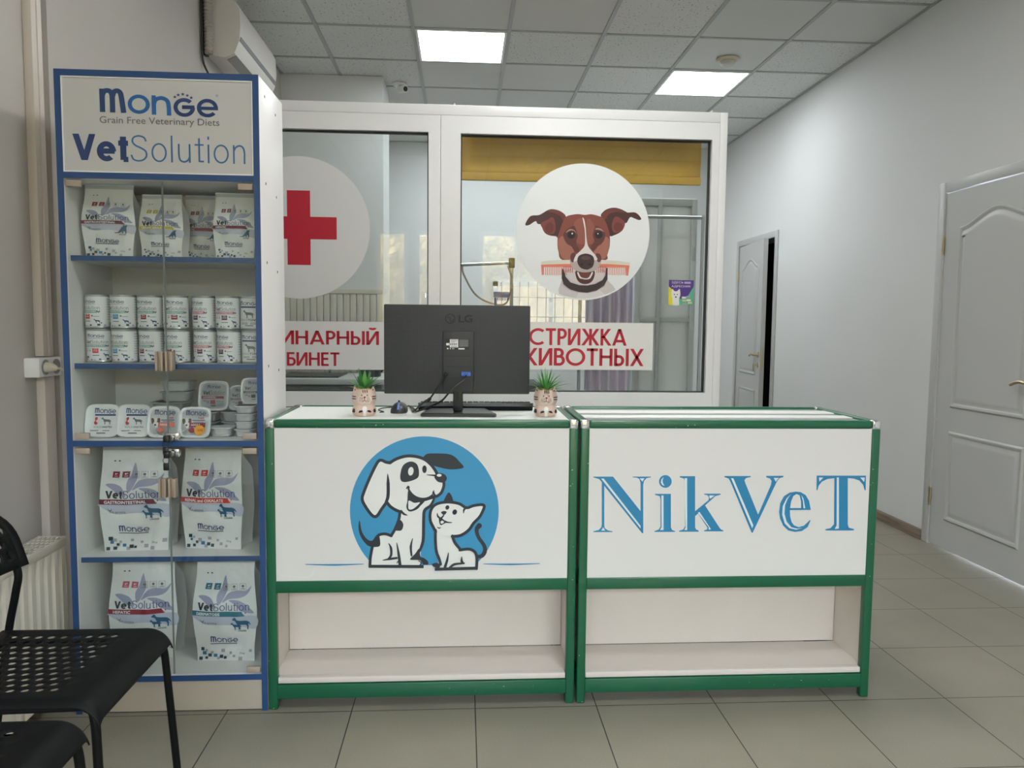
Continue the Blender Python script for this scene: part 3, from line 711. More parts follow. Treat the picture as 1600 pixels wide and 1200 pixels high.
pp = MB(); P = [Vector((XL + 0.035, 4.15, z)) for z in [2.60 + 0.009 * k for k in range(50)]]
pp.tube(P, [0.019 + 0.004 * (k % 2) for k in range(50)], 12); pp.build('pipe_wrap', mat('pipe_wrap', (170, 166, 158), 0.7), ac)
mb = MB(); mb.tube(catmull3([(XL + 0.012, 4.12, 3.04), (XL + 0.012, 4.12, 2.7), (XL + 0.012, 4.13, 2.56), (XL + 0.02, 4.2, 2.5), (XL + 0.015, 4.3, 2.42), (XL + 0.008, 4.34, 2.34)], 6), 0.006, 8); mb.build('cable', M_PLASTIC, ac)
# cable duct from ceiling to radiator, with the twin socket on it
mb = MB(); mb.box((XL, 2.505, 1.10), (XL + 0.028, 2.565, ZC), 0.003); mb.box((XL, 2.505, 0.30), (XL + 0.028, 2.565, 1.035), 0.003); mb.box((XL + 0.026, 2.532, 1.10), (XL + 0.031, 2.538, ZC)); structure(mb.build('trim_3', mat('duct_plastic', (205, 196, 188), 0.5)))
so = thing('wall_socket', 'white surface-mounted double wall socket with one plug in it', 'socket', (XL, 2.5, 1.07))
mb = MB(); mb.box((XL, 2.44, 1.037), (XL + 0.048, 2.572, 1.098), 0.004); mb.build('housing', mat('socket_plastic', (226, 226, 224), 0.35), so)
for y in (2.475, 2.538):
    mb = MB(); mb.lathe([(0.024, 0.0475), (0.024, 0.0495), (0.019, 0.0495), (0.018, 0.0485)], (XL, y, 1.068), 22, axis='x'); mb.build('outlet', mat('socket_ring', (150, 150, 150), 0.5), so)
pc = thing('power_cord', 'cream power cord plugged into the wall socket, hanging beside the cabinet', 'cord', (XL + 0.05, 2.475, 1.07))
mb = MB(); mb.tube([(XL + 0.0497, 2.475, 1.068), (XL + 0.066, 2.475, 1.068), (XL + 0.072, 2.478, 1.066), (XL + 0.08, 2.482, 1.064)], [0.017, 0.017, 0.012, 0.007], 14); mb.build('plug', mat('plug_plastic', (214, 206, 190), 0.4), pc)
mb = MB(); mb.tube(catmull3([(XL + 0.08, 2.482, 1.064), (XL + 0.095, 2.49, 1.055), (XL + 0.10, 2.494, 1.0), (XL + 0.105, 2.497, 0.85), (XL + 0.112, 2.50, 0.6), (XL + 0.12, 2.50, 0.35), (XL + 0.125, 2.50, 0.08), (XL + 0.12, 2.52, 0.006)], 6), 0.0038, 8); mb.build('cable', mat('cord_plastic', (198, 186, 166), 0.5), pc)
# radiator
M_RAD = mat('radiator_enamel', (214, 209, 196), 0.35)
ra = thing('radiator', 'cream ribbed panel radiator with a slotted top grille', 'radiator', (XL + 0.06, 1.9, 0))
RX0, RX1, RY0, RY1, RZ0, RZ1 = XL + 0.03, XL + 0.115, 1.30, 2.43, 0.07, 0.54
def rad_front(u, v):
    y = RY0 + u * (RY1 - RY0); z = RZ0 + v * (RZ1 - RZ0 - 0.03); k = (u * 27) % 1.0
    e = max(0.0, min(1.0, min(v, 1 - v) / 0.08 - 0.4)); g = max(0.0, math.cos(2 * PI * k)) ** 0.7
    return Vector((RX1 - 0.009 * g * e, y, z))
mb = MB(); mb.grid(rad_front, 27 * 8, 14); mb.build('front_panel', M_RAD, ra)
mb = MB(); mb.box((RX1 - 0.004, RY0, RZ1 - 0.03), (RX1, RY1, RZ1), 0.002); mb.box((RX0, RY1 - 0.004, RZ0), (RX1 - 0.002, RY1, RZ1), 0.0015); mb.box((RX0, RY0, RZ0), (RX1 - 0.002, RY0 + 0.004, RZ1), 0.0015); mb.box((RX0, RY0 + 0.005, RZ0), (RX0 + 0.012, RY1 - 0.005, RZ1 - 0.01)); mb.build('casing', M_RAD, ra)
mb = MB(); y = RY0 + 0.006
for xa in [RX0 + 0.002 + 0.0133 * k for k in range(7)]: mb.box((xa, RY0 + 0.004, RZ1 - 0.006), (xa + 0.004, RY1 - 0.004, RZ1 - 0.001))
while y < RY1 - 0.01: mb.box((RX0, y, RZ1 - 0.006), (RX1 - 0.004, y + 0.006, RZ1 - 0.001)); y += 0.03
mb.build('top_grille', M_RAD, ra)
for y in (RY0 + 0.15, RY1 - 0.15):
    mb = MB(); mb.box((XL + 0.0005, y - 0.015, 0.2), (RX0 + 0.003, y + 0.015, 0.45)); mb.build('wall_bracket', M_RAD, ra)
mb = MB(); mb.tube([(RX0 + 0.03, RY1 - 0.06, 0), (RX0 + 0.03, RY1 - 0.06, RZ0 + 0.01)], 0.009, 10); mb.build('pipe', M_RAD, ra)
# ================================================================ COUNTERS
CY, CB, CT = 2.344, 2.772, 0.920
def counter(name, x0, x1, label, glass_top):
    r = thing(name, label, 'counter', ((x0 + x1) / 2, (CY + CB) / 2, 0)); t = 0.028
    for x in (x0, x1 - t):                      # uprights
        for y in (CY, CB - t):
            mb = MB(); mb.box((x, y, 0), (x + t, y + t, CT - 0.026), 0.005, seg=3); mb.build('leg', M_GREEN, r)
    def rail(z0, z1, nm='rail', ys=(CY, CB - t)):
        for y in ys:
            mb = MB(); mb.box((x0 + t - 0.001, y + 0.001, z0), (x1 - t + 0.001, y + t - 0.001, z1), 0.003); mb.build(nm, M_GREEN, r)
    def side(z0, z1, nm='side_rail'):
        for x in (x0, x1 - t):
            mb = MB(); mb.box((x + 0.001, CY + t - 0.001, z0), (x + t - 0.001, CB - t + 0.001, z1), 0.003); mb.build(nm, M_GREEN, r)
    # rounded top profile all round
    for y in (CY, CB - t):
        mb = MB(); mb.box((x0 + t - 0.002, y, CT - 0.027), (x1 - t + 0.002, y + t, CT), 0.009, seg=4); mb.build('top_rail', M_GREEN, r)
    for x in (x0, x1 - t):
        mb = MB(); mb.box((x, CY + t - 0.002, CT - 0.027), (x + t, CB - t + 0.002, CT), 0.009, seg=4); mb.build('top_rail', M_GREEN, r)
    rail(0.376, 0.414); rail(0.034, 0.080, ys=(CY, CB - t)); side(0.376, 0.414); side(0.034, 0.080)
    for x in (x0, x1 - t):
        for y in (CY, CB - t):
            mb = MB(); mb.box((x - 0.0006, y - 0.0006, CT - 0.030), (x + t + 0.0006, y + t + 0.0006, CT + 0.0012), 0.0065, seg=3); mb.build('corner_cap', M_CHROME, r)
    # upper case
    mb = MB(); mb.box((x0 + t, CY + 0.004, 0.412), (x1 - t, CY + 0.012, CT - 0.026)); fp = mb.build('front_panel', M_WHITE, r)
    for x in (x0 + 0.008, x1 - 0.016):
        mb = MB(); mb.box((x, CY + t, 0.10), (x + 0.008, CB - t, CT - 0.027)); mb.build('side_panel', M_CREAM, r)
    mb = MB(); mb.box((x0 + 0.018, 2.560, 0.1035), (x1 - 0.018, 2.572, 0.40)); mb.build('back_panel', M_CREAM, r)
    mb = MB(); mb.box((x0 + 0.018, CB - 0.02, 0.42), (x1 - 0.018, CB - 0.010, CT - 0.028)); mb.build('rear_panel', M_CREAM, r)
    mb = MB(); mb.box((x0 + t + 0.001, CY + 0.006, 0.083), (x1 - t - 0.001, CY + 0.034, 0.1008), 0.0015); mb.box((x0 + 0.0165, CY + t + 0.001, 0.0832), (x1 - 0.0165, 2.559, 0.101)); mb.build('bottom_shelf', M_CREAM, r)
    mb = MB(); mb.box((x0 + 0.017, CY + t, 0.395), (x1 - 0.017, CB - t, 0.412)); mb.build('middle_shelf', M_CREAM, r)
    if glass_top:
        mb = MB(); mb.box((x0 + t - 0.004, CY + t - 0.006, CT - 0.020), (x1 - t + 0.004, CB - t + 0.006, CT - 0.008)); mb.build('worktop', mat('grey_laminate', (150, 153, 152), 0.5, spec=0.2), r)
        for ya, yb, m_ in ((652.0, 648.3, 0), (645.0, 641.0, 0), (638.0, 636.9, 1)):       # pale strips let into the top
            y0, y1 = onz(950, ya, CT - 0.006).y, onz(950, yb, CT - 0.006).y
            mb = MB(); mb.box((x0 + t - 0.003, y0, CT - 0.009), (x1 - t + 0.003, min(y1, CB - t + 0.005), CT - 0.005), 0.001); mb.build('top_strip', mat('strip_white', (236, 238, 236), 0.45, spec=0.25) if m_ == 0 else mat('strip_pale', (196, 206, 200), 0.45, spec=0.25), r)
    else:
        mb = MB(); mb.box((x0 + t - 0.004, CY + t - 0.006, CT - 0.018), (x1 - t + 0.004, CB - t + 0.006, CT - 0.003)); mb.build('worktop', mat('white_gloss', (243, 246, 241), 0.34, spec=0.25), r)
    return r, fp
c1, fp1 = counter('counter', -0.605, 0.361, 'green-framed counter with a cartoon dog and cat on its white front', False)
c2, fp2 = counter('counter', 0.369, 1.342, 'green-framed counter with large blue lettering and a grey striped top', True)
def on_panel(px, py, h): 
    p = ony(px, py, CY + 0.004); return Vector((p.x, p.y - h, p.z))

# ---- the dog and cat emblem; shapes traced in a 4x enlargement
a = Art(); a.wk = 1.28; W_, K_ = M_PRINT_W, M_INK
P = []
for k in range(81):
    an = math.radians(-90 + 360 * k / 80); u, v = 812 + 465 * math.cos(an), 512 + 465 * math.sin(an)
    P.append((u, min(v, 852)))
a.poly(P[:-1], M_SKYB)
a.poly([(472, 858), (478, 800), (488, 735), (500, 700), (530, 662), (605, 668), (630, 625), (660, 525), (800, 500), (808, 560), (804, 680), (790, 740), (790, 860)], W_)
a.poly([(880, 640), (985, 672), (1005, 710), (1040, 757), (1090, 750), (1125, 765), (1140, 800), (1140, 872), (905, 872), (890, 780)], W_)
# tail and spot of the dog
a.blob([(407, 572), (401, 625), (418, 680), (455, 727), (492, 738), (532, 733), (536, 700), (528, 668), (505, 680), (482, 700), (450, 685), (422, 640)], K_)
# dog head
a.blob([(600, 212), (640, 187), (700, 170), (760, 173), (810, 190), (850, 220), (880, 262), (900, 300), (936, 340), (928, 380), (912, 410), (875, 430), (868, 445), (850, 480), (815, 510), (760, 520), (700, 528), (655, 520), (600, 487), (575, 455), (583, 330), (585, 250)], W_, 5)
a.blob([(540, 195), (515, 215), (470, 310), (430, 405), (425, 440), (440, 475), (475, 530), (500, 548), (522, 540), (545, 500), (575, 455), (586, 420), (588, 330), (600, 215), (575, 208)], W_, 5)
a.stroke([(583, 282), (586, 340), (585, 420), (572, 462)], [3, 16, 16, 14], K_)
a.stroke([(600, 212), (572, 208), (543, 196), (518, 212), (470, 308), (432, 402), (424, 440), (440, 478), (476, 530), (500, 548), (520, 540), (546, 500), (577, 458)], 15, K_)
a.stroke([(596, 213), (640, 187), (700, 170), (760, 173), (812, 190), (852, 222), (882, 262), (892, 285)], 15, K_)
a.stroke([(576, 456), (602, 487), (636, 508), (668, 520)], 15, K_)
a.stroke([(668, 508), (682, 530), (706, 540)], [4, 12, 3], K_)
a.stroke([(932, 330), (934, 355), (920, 395), (895, 418), (872, 424)], 14, K_)
a.stroke([(872, 385), (868, 400), (880, 412)], [3, 10, 6], K_)
a.blob([(805, 188), (825, 158), (880, 153), (960, 157), (1000, 173), (1030, 203), (1058, 240), (1010, 252), (960, 252), (905, 240), (868, 228), (845, 205)], K_, 5)
a.blob([(662, 285), (680, 228), (725, 204), (765, 220), (779, 268), (768, 308), (705, 331), (668, 325)], K_)
a.ell(728, 265, 17, 27, W_, rot=0.15); a.ell(813, 252, 14, 24, K_)
a.blob([(876, 296), (902, 276), (938, 284), (953, 310), (936, 334), (902, 332), (882, 315)], K_); a.ell(905, 290, 15, 9, W_)
a.stroke([(828, 287), (880, 291)], [3, 9], K_, smooth=False)
a.poly(catmull([(712, 385), (738, 412), (770, 432), (810, 440), (850, 428), (880, 405), (862, 440), (800, 470), (770, 500), (735, 515), (712, 512), (700, 488), (706, 450)], 5), K_)
a.blob([(716, 448), (750, 462), (785, 460), (745, 498), (716, 502), (712, 475)], W_)
a.stroke([(700, 373), (712, 362), (718, 372)], [4, 12, 4], K_)
a.stroke([(712, 375), (738, 412), (775, 434), (815, 438), (850, 424), (876, 395)], [8, 12, 13, 13, 10, 3], K_)
a.poly([(815, 452), (868, 436), (855, 470), (820, 500), (800, 512), (790, 480)], W_)
a.stroke([(874, 434), (852, 478), (815, 508), (808, 560), (806, 680), (796, 730), (776, 775)], [10, 14, 15, 15, 15, 14, 10], K_)
a.stroke([(660, 522), (652, 570), (628, 628), (606, 666)], 14, K_)
a.blob([(630, 627), (642, 572), (665, 570), (681, 597), (672, 630), (650, 636)], K_)
a.stroke([(606, 668), (570, 656), (530, 662), (505, 690), (492, 720)], 14, K_)
a.stroke([(488, 735), (476, 800), (472, 860)], 14, K_)
a.stroke([(466, 858), (808, 860)], 15, K_, smooth=False, round_=False)
a.stroke([(590, 715), (604, 745), (604, 790), (582, 816)], [3, 12, 12, 6], K_); a.stroke([(553, 820), (600, 812), (640, 806)], [3, 11, 10], K_)
a.stroke([(640, 712), (652, 780), (661, 852)], [3, 12, 15], K_); a.stroke([(640, 838), (650, 828), (655, 850)], [3, 6, 5], K_)
a.stroke([(739, 684), (728, 735), (732, 790)], [3, 12, 9], K_); a.stroke([(775, 822), (792, 835), (785, 850)], [3, 6, 5], K_)
a.blob([(780, 748), (756, 778), (728, 806), (728, 817), (775, 818), (795, 828), (805, 846), (836, 846), (834, 826), (810, 806), (788, 795)], K_)
# cat
a.blob([(870, 480), (910, 462), (970, 457), (1030, 466), (1075, 490), (1095, 520), (1105, 570), (1085, 625), (1040, 662), (985, 672), (920, 668), (880, 640), (852, 575), (850, 520)], W_, 5)
a.poly([(1072, 490), (1120, 478), (1172, 472), (1186, 485), (1165, 545), (1118, 595), (1095, 620), (1060, 560)], W_)
a.poly(catmull([(930, 464), (942, 430), (963, 397), (982, 416), (992, 458), (960, 452)], 5), K_)
a.stroke([(986, 671), (1040, 664), (1090, 630), (1120, 588), (1160, 545), (1186, 488), (1172, 473), (1120, 479), (1075, 492), (1030, 467), (970, 457), (910, 462), (870, 482), (850, 520), (850, 572), (868, 612), (884, 642)], 14, K_)
a.stroke([(1075, 490), (1060, 505), (1057, 526)], [10, 10, 3], K_)
a.stroke([(882, 632), (882, 700), (888, 765), (905, 812), (914, 845)], 14, K_)
a.stroke([(988, 668), (1002, 708), (1040, 756)], [14, 14, 13], K_); a.stroke([(1034, 756), (1090, 750), (1126, 767), (1140, 805), (1138, 872)], 14, K_)
a.stroke([(878, 876), (1144, 869)], 15, K_, smooth=False, round_=False)
a.stroke([(1155, 604), (1139, 628), (1150, 675), (1186, 728), (1190, 765), (1172, 792), (1146, 797)], [26, 19, 16, 18, 20, 20, 16], K_)
a.ell(956, 490, 12, 14, K_, rot=0.4); a.ell(1002, 519, 14, 17, K_, rot=0.4)
a.blob([(917, 520), (935, 512), (952, 518), (940, 535), (928, 534)], K_)
a.stroke([(893, 526), (897, 545), (915, 557), (933, 540)], [3, 9, 9, 6], K_); a.stroke([(917, 560), (945, 580), (984, 584)], [10, 9, 3], K_)
a.blob([(905, 552), (905, 580), (914, 600), (935, 592), (955, 578), (928, 566)], K_); a.blob([(913, 580), (925, 572), (935, 582), (920, 592)], W_)
a.stroke([(893, 613), (905, 619), (914, 614)], [3, 6, 3], K_)
a.stroke([(963, 772), (956, 815), (942, 860)], [3, 11, 14], K_); a.stroke([(1046, 797), (1046, 826), (1060, 840)], [3, 13, 6], K_); a.stroke([(972, 866), (1000, 845), (1060, 838)], [12, 12, 8], K_)
a.blob([(860, 846), (885, 836), (910, 845), (905, 866), (875, 862)], K_)
a.stroke([(72, 845), (250, 848), (432, 843)], [3, 8, 3], M_TEAL); a.stroke([(1182, 842), (1350, 845), (1532, 840)], [3, 8, 3], M_TEAL)
a.build('emblem_print', fp1, lambda u, v, h: on_panel(460 + u * 0.25, 670 + v * 0.25, h), eps=0.00006)
# peeling edge of the film, lower corner
a = Art(); a.stroke([(405, 880), (448, 884), (460, 870), (478, 858)], [1, 2, 1.5, 0.8], mat('film_edge', (232, 228, 226), 0.3)); 
a.build('film_crease_print', fp1, lambda u, v, h: on_panel(u + 33, v + 18, h))

# ---- big blue lettering on the second counter
a = Art(); B_ = M_TEAL; H_ = mat('print_inline', (222, 232, 235), 0.45)
for g in (
    [(90, 82), (193, 82), (336, 262), (336, 115), (330, 95), (318, 88), (295, 86), (295, 82), (390, 82), (390, 86), (368, 90), (354, 105), (350, 125), (350, 377), (344, 377), (147, 130), (147, 335), (150, 350), (165, 362), (190, 367), (190, 371), (90, 371), (90, 367), (118, 360), (132, 345), (134, 330), (134, 110), (120, 95), (90, 86)],
    [(411, 172), (494, 172), (494, 345), (500, 360), (516, 366), (516, 370), (408, 370), (408, 366), (430, 358), (440, 342), (440, 200), (436, 184), (411, 177)],
    [(540, 80), (620, 80), (620, 262), (690, 205), (692, 190), (684, 179), (667, 175), (667, 171), (753, 171), (753, 176), (725, 184), (672, 232), (745, 345), (755, 358), (767, 362), (767, 367), (667, 367), (667, 362), (682, 358), (684, 348), (636, 274), (620, 288), (620, 345), (625, 358), (638, 362), (638, 369), (537, 369), (537, 364), (558, 358), (568, 340), (568, 110), (562, 92), (540, 86)],
    [(773, 79), (910, 79), (910, 84), (885, 90), (877, 100), (880, 112), (948, 280), (1015, 125), (1018, 105), (1010, 92), (990, 86), (990, 78), (1080, 78), (1080, 84), (1060, 90), (1045, 108), (920, 374), (914, 374), (805, 110), (795, 92), (773, 85)],
    [(1253, 77), (1509, 77), (1508, 153), (1503, 153), (1495, 125), (1475, 102), (1445, 92), (1415, 90), (1415, 330), (1420, 348), (1447, 355), (1447, 362), (1298, 362), (1298, 356), (1325, 350), (1343, 330), (1345, 90), (1310, 94), (1280, 108), (1263, 130), (1257, 153), (1252, 153)],
): a.poly(g, B_)
a.ell(465, 107, 33, 33, B_, 36)
a.poly([(1145, 160), (1170, 163), (1195, 178), (1213, 208), (1222, 255), (1113, 256), (1115, 290), (1122, 318), (1135, 336), (1158, 345), (1185, 338), (1205, 320), (1217, 307), (1220, 312), (1205, 345), (1175, 365), (1140, 370), (1105, 362), (1078, 336), (1062, 300), (1057, 265), (1063, 220), (1082, 184), (1112, 165)], B_)
for g in (
    [(130, 92), (144, 92), (336, 338), (336, 352)], [(331, 91), (356, 91), (345, 108)], [(131, 363), (152, 363), (141, 345)],
    [(456, 84), (444, 96), (441, 112), (448, 125), (461, 131), (452, 115), (450, 100)], [(444, 180), (455, 180), (455, 360), (436, 360), (445, 345)],
    [(565, 90), (578, 90), (578, 360), (563, 360), (570, 345)], [(634, 270), (642, 265), (702, 356), (690, 358), (690, 345)], [(692, 180), (722, 180), (697, 197)],
    [(806, 90), (818, 90), (922, 335), (916, 350)], [(1028, 88), (1056, 88), (1038, 108)],
    [(1118, 172), (1095, 195), (1075, 235), (1072, 280), (1085, 325), (1110, 350), (1145, 358), (1178, 348), (1150, 352), (1120, 345), (1095, 315), (1084, 275), (1087, 230), (1102, 195)], [(1172, 178), (1182, 195), (1192, 246), (1183, 246), (1180, 210)],
    [(1356, 86), (1367, 86), (1367, 352), (1345, 354), (1355, 335)], [(1263, 86), (1286, 86), (1266, 108)], [(1478, 86), (1502, 86), (1498, 110)],
): a.poly(g, H_)
a.poly([(1113, 245), (1118, 210), (1130, 182), (1146, 172), (1162, 178), (1170, 210), (1170, 245)], M_WHITE)
a.build('lettering', fp2, lambda u, v, h: on_panel(900 + u * 0.3, 720 + v * 0.3, h))

# ================================================================ DISPLAY CABINET
KX0, KX1, KY, KB, KZ = -1.190, -0.6075, 2.344, 2.640, 1.943
cab = thing('display_cabinet', 'tall white display cabinet with blue edging, glass doors and a header sign', 'cabinet', ((KX0 + KX1) / 2, (KY + KB) / 2, 0))
e = 0.018
for x in (KX0, KX1 - e):
    mb = MB(); mb.box((x, KY + 0.002, 0), (x + e, KB, KZ), 0.001); sp = mb.build('side_panel', M_WHITE, cab)
    mb = MB(); mb.box((x, KY, 0), (x + e, KY + 0.0018, KZ)); mb.build('edge_strip', M_BLUE, sp)
    if x > KX0:
        for z in (1.90, 1.64, 1.40, 1.08, 0.845, 0.48):
            for y in (KY + 0.07, KY + 0.20): mb = MB(); mb.lathe([(0.0045, 0), (0.0045, 0.0006)], (KX1, y, z - 0.02 * (y > KY + 0.1)), 10, axis='x'); mb.build('screw', M_INK, sp)
def blue_board(nm, z0, z1, y0=None, x0=KX0 + e, x1=KX1 - e):
    y0 = KY if y0 is None else y0
    mb = MB(); mb.box((x0, y0 + 0.0018, z0), (x1, KB - 0.006, z1)); b = mb.build(nm, M_WHITE, cab)
    mb = MB(); mb.box((x0, y0, z0), (x1, y0 + 0.0018, z1)); mb.build('edge_strip', M_BLUE, b)
blue_board('top_board', 1.925, KZ); blue_board('board', 1.632, 1.650); blue_board('board', 0.837, 0.855); blue_board('bottom_board', 0.100, 0.118)
for z in (1.394, 1.071, 0.472): blue_board('shelf', z, z + 0.016, KY + 0.026)
mb = MB(); mb.box((KX0 + e, KB - 0.005, 0.0), (KX1 - e, KB, KZ - e)); mb.build('back_panel', mat('cabinet_back', (206, 205, 200), 0.5), cab)
mb = MB(); mb.box((KX0 + e, KY + 0.004, 0.004), (KX1 - e, KY + 0.02, 0.100)); mb.build('plinth', mat('plinth_laminate', (178, 170, 156), 0.45), cab)
mb = MB(); mb.box((KX0 + e, KY + 0.004, 1.650), (KX1 - e, KY + 0.010, 1.925)); hs = mb.build('header_sign', mat('sign_board', (197, 197, 197), 0.45), cab)
mb = MB()
for b0, b1 in (((KX0 + e, 1.6505), (KX1 - e, 1.654)), ((KX0 + e, 1.921), (KX1 - e, 1.9245)), ((KX0 + e, 1.654), (KX0 + e + 0.0035, 1.921)), ((KX1 - e - 0.0035, 1.654), (KX1 - e, 1.921))): mb.box((b0[0], KY + 0.001, b0[1]), (b1[0], KY + 0.004, b1[1]))
mb.build('sign_frame', M_PVC, hs)
# header print: measured corners of each line of text on the sign
def hd(px, py): p = ony(px, py, KY + 0.004); return p.x, p.z
def crop(u, v): return hd(80 + u * 0.2751, 90 + v * 0.2751)
a = Art()
m0, m1_ = crop(272, 168), crop(950, 342); put_brand(a, m0[0], m1_[0], crop(600, 184)[1], crop(600, 333)[1], small=False); rr = crop(942, 217); a.ring(rr[0], rr[1], 0.0032, 0.0025, M_NAVY, n=16); a.text('R', rr[0] - 0.0012, rr[0] + 0.0012, rr[1] - 0.0015, rr[1] + 0.0015, M_NAVY)
a.build('logo', hs, lambda u, v, h: Vector((u, KY + 0.004 - h, v))); a = Art()
g0, g1 = crop(276, 375)[0], crop(956, 385)[0]; a.text('Grain Free Veterinary Diets', g0, g1, crop(610, 392)[1], crop(610, 341)[1], M_TXT, 0.006, 4)
a.build('tagline_lettering', hs, lambda u, v, h: Vector((u, KY + 0.004 - h, v))); a = Art()
zb, zt = crop(620, 592)[1], crop(620, 444)[1]
a.glyphs('Vet', crop(128, 500)[0], crop(437, 500)[0], zb, zt, M_NAVY, 0.20)
a.glyphs('Solution', crop(446, 500)[0], crop(1110, 500)[0], zb - 0.001, zt + 0.001, M_THIN, 0.062)
a.build('lettering', hs, lambda u, v, h: Vector((u, KY + 0.004 - h, v)))
# glass doors, four of them, on clip hinges
XM = -0.8935
for z0, z1, nm in ((0.857, 1.630, 'upper'), (0.120, 0.835, 'lower')):
    for x0, x1, s in ((KX0 + e + 0.002, XM - 0.001, 0), (XM + 0.001, KX1 - e - 0.002, 1)):
        mb = MB(); mb.box((x0, KY + 0.005, z0 + 0.002), (x1, KY + 0.009, z1 - 0.002)); d = mb.build('glass_door', M_GLASS, cab)
        xe = (x1 - 0.0010, x1 + 0.0002) if s == 0 else (x0 - 0.0002, x0 + 0.0010)
        mb = MB(); mb.box((xe[0], KY + 0.0046, z0 + 0.002), (xe[1], KY + 0.0094, z1 - 0.002)); mb.build('glass_edge', mat('glass_edge', (128, 138, 138), 0.3), d)
        hx = x0 + 0.003 if s == 0 else x1 - 0.045
        for z in (z0 + 0.003, z1 - 0.021): mb = MB(); mb.box((hx, KY + 0.001, z), (hx + 0.042, KY + 0.0125, z + 0.018), 0.0015); mb.build('hinge_clip', M_CLIP, d)
        hz = 1.068 if nm == 'upper' else 0.682
        hx0, hx1 = (XM - 0.026, XM - 0.004) if s == 0 else (XM + 0.003, XM + 0.024)
        mb = MB(); mb.box((hx0, KY - 0.016, hz), (hx0 + 0.006, KY + 0.0128, hz + 0.058), 0.001); mb.box((hx1 - 0.006, KY - 0.016, hz), (hx1, KY + 0.0128, hz + 0.058), 0.001); mb.box((hx0 + 0.005, KY - 0.004, hz), (hx1 - 0.005, KY + 0.004, hz + 0.058), 0.001)
        mb.build('door_handle', mat('handle_beige', (168, 152, 136), 0.4), d)
for zz in (0.866, 0.818):                                    # two small locks with keys
    x = XM; mb = MB(); mb.box((x - 0.004, KY - 0.004, zz - 0.012), (x + 0.034, KY + 0.0045, zz + 0.012), 0.002); mb.box((x - 0.004, KY - 0.002, zz - 0.009), (x + 0.0335, KY + 0.016, zz + 0.009), 0.002)
    L = mb.build('lock', M_CHROME, cab)
    mb = MB(); mb.tube([(x + 0.012, KY - 0.003, zz), (x + 0.012, KY - 0.016, zz)], 0.007, 14); mb.build('lock_barrel', M_STEEL, L)
    mb = MB(); mb.tube([(x + 0.012, KY - 0.012, zz), (x + 0.012, KY - 0.022, zz)], 0.003, 8); mb.box((x + 0.002, KY - 0.044, zz - 0.010), (x + 0.020, KY - 0.040 + 0.02, zz + 0.010), 0.003)
    mb.build('key', M_PLASTIC, L)
    mb = MB(); R = [(x + 0.006 + 0.009 * math.cos(q * PI / 8), KY - 0.032, zz - 0.018 + 0.009 * math.sin(q * PI / 8)) for q in range(17)]; mb.tube(R, 0.0009, 6, cap=False)
    mb.box((x - 0.002, KY - 0.036, zz - 0.048), (x + 0.014, KY - 0.031, zz - 0.025), 0.003); mb.build('key_tag', M_PLASTIC, L)
# ================================================================ GOODS IN THE CABINET
M_FILM = mat('bag_film', (226, 226, 225), 0.3, spec=0.5, bump=(26, 0.3))
M_LEAF = mat('print_leaf_grey', (158, 160, 184), 0.4); M_HAZE = mat('print_pale_lilac', (188, 192, 208), 0.4)
M_DOG = mat('print_petrol', (36, 88, 120), 0.4); M_SQ1 = mat('print_dark_teal', (32, 62, 74), 0.4); M_SQ2 = mat('print_square_blue', (46, 112, 156), 0.4); M_SQ3 = mat('print_square_grey', (166, 168, 172), 0.4)
BAND = {'maroon': mat('band_maroon', (110, 36, 56), 0.4), 'yellow': mat('band_yellow', (190, 178, 62), 0.4), 'red': mat('band_red', (196, 56, 50), 0.4), 'wine': mat('band_wine', (140, 34, 54), 0.4), 'teal': mat('band_teal', (40, 108, 128), 0.4), 'sea': mat('band_sea_green', (110, 160, 152), 0.4), 'violet': mat('band_violet', (92, 40, 84), 0.4), 'rose': mat('band_rose', (190, 90, 110), 0.4)}
def dog_art(a, x, y, s, m):
    """Standing hound, facing the near side; about 180 x 140 units at s = 1."""
    f = lambda P: [(x + p[0] * s, y + p[1] * s) for p in P]
    a.poly(catmull(f([(-2, 20), (10, 8), (22, 0), (33, 8), (44, 28), (72, 37), (110, 40), (140, 42), (158, 50), (174, 62), (188, 88), (182, 90), (167, 74), (164, 86), (170, 102), (165, 120), (172, 136), (156, 136), (153, 116), (151, 100), (136, 88), (110, 86), (82, 84), (79, 102), (80, 136), (62, 136), (64, 106), (57, 88), (44, 72), (34, 50), (22, 36), (4, 32)]), 2), m)
def cat_art(a, x, y, s, m):
    f = lambda P: [(x + p[0] * s, y + p[1] * s) for p in P]
    a.poly(catmull(f([(0, 120), (40, 118), (70, 85), (95, 40), (110, 30), (108, 0), (122, 14), (140, 12), (150, 0), (152, 30), (145, 45), (150, 90), (150, 135), (138, 135), (132, 100), (110, 105), (112, 135), (98, 135), (92, 112), (60, 130), (10, 132)]), 3), m)
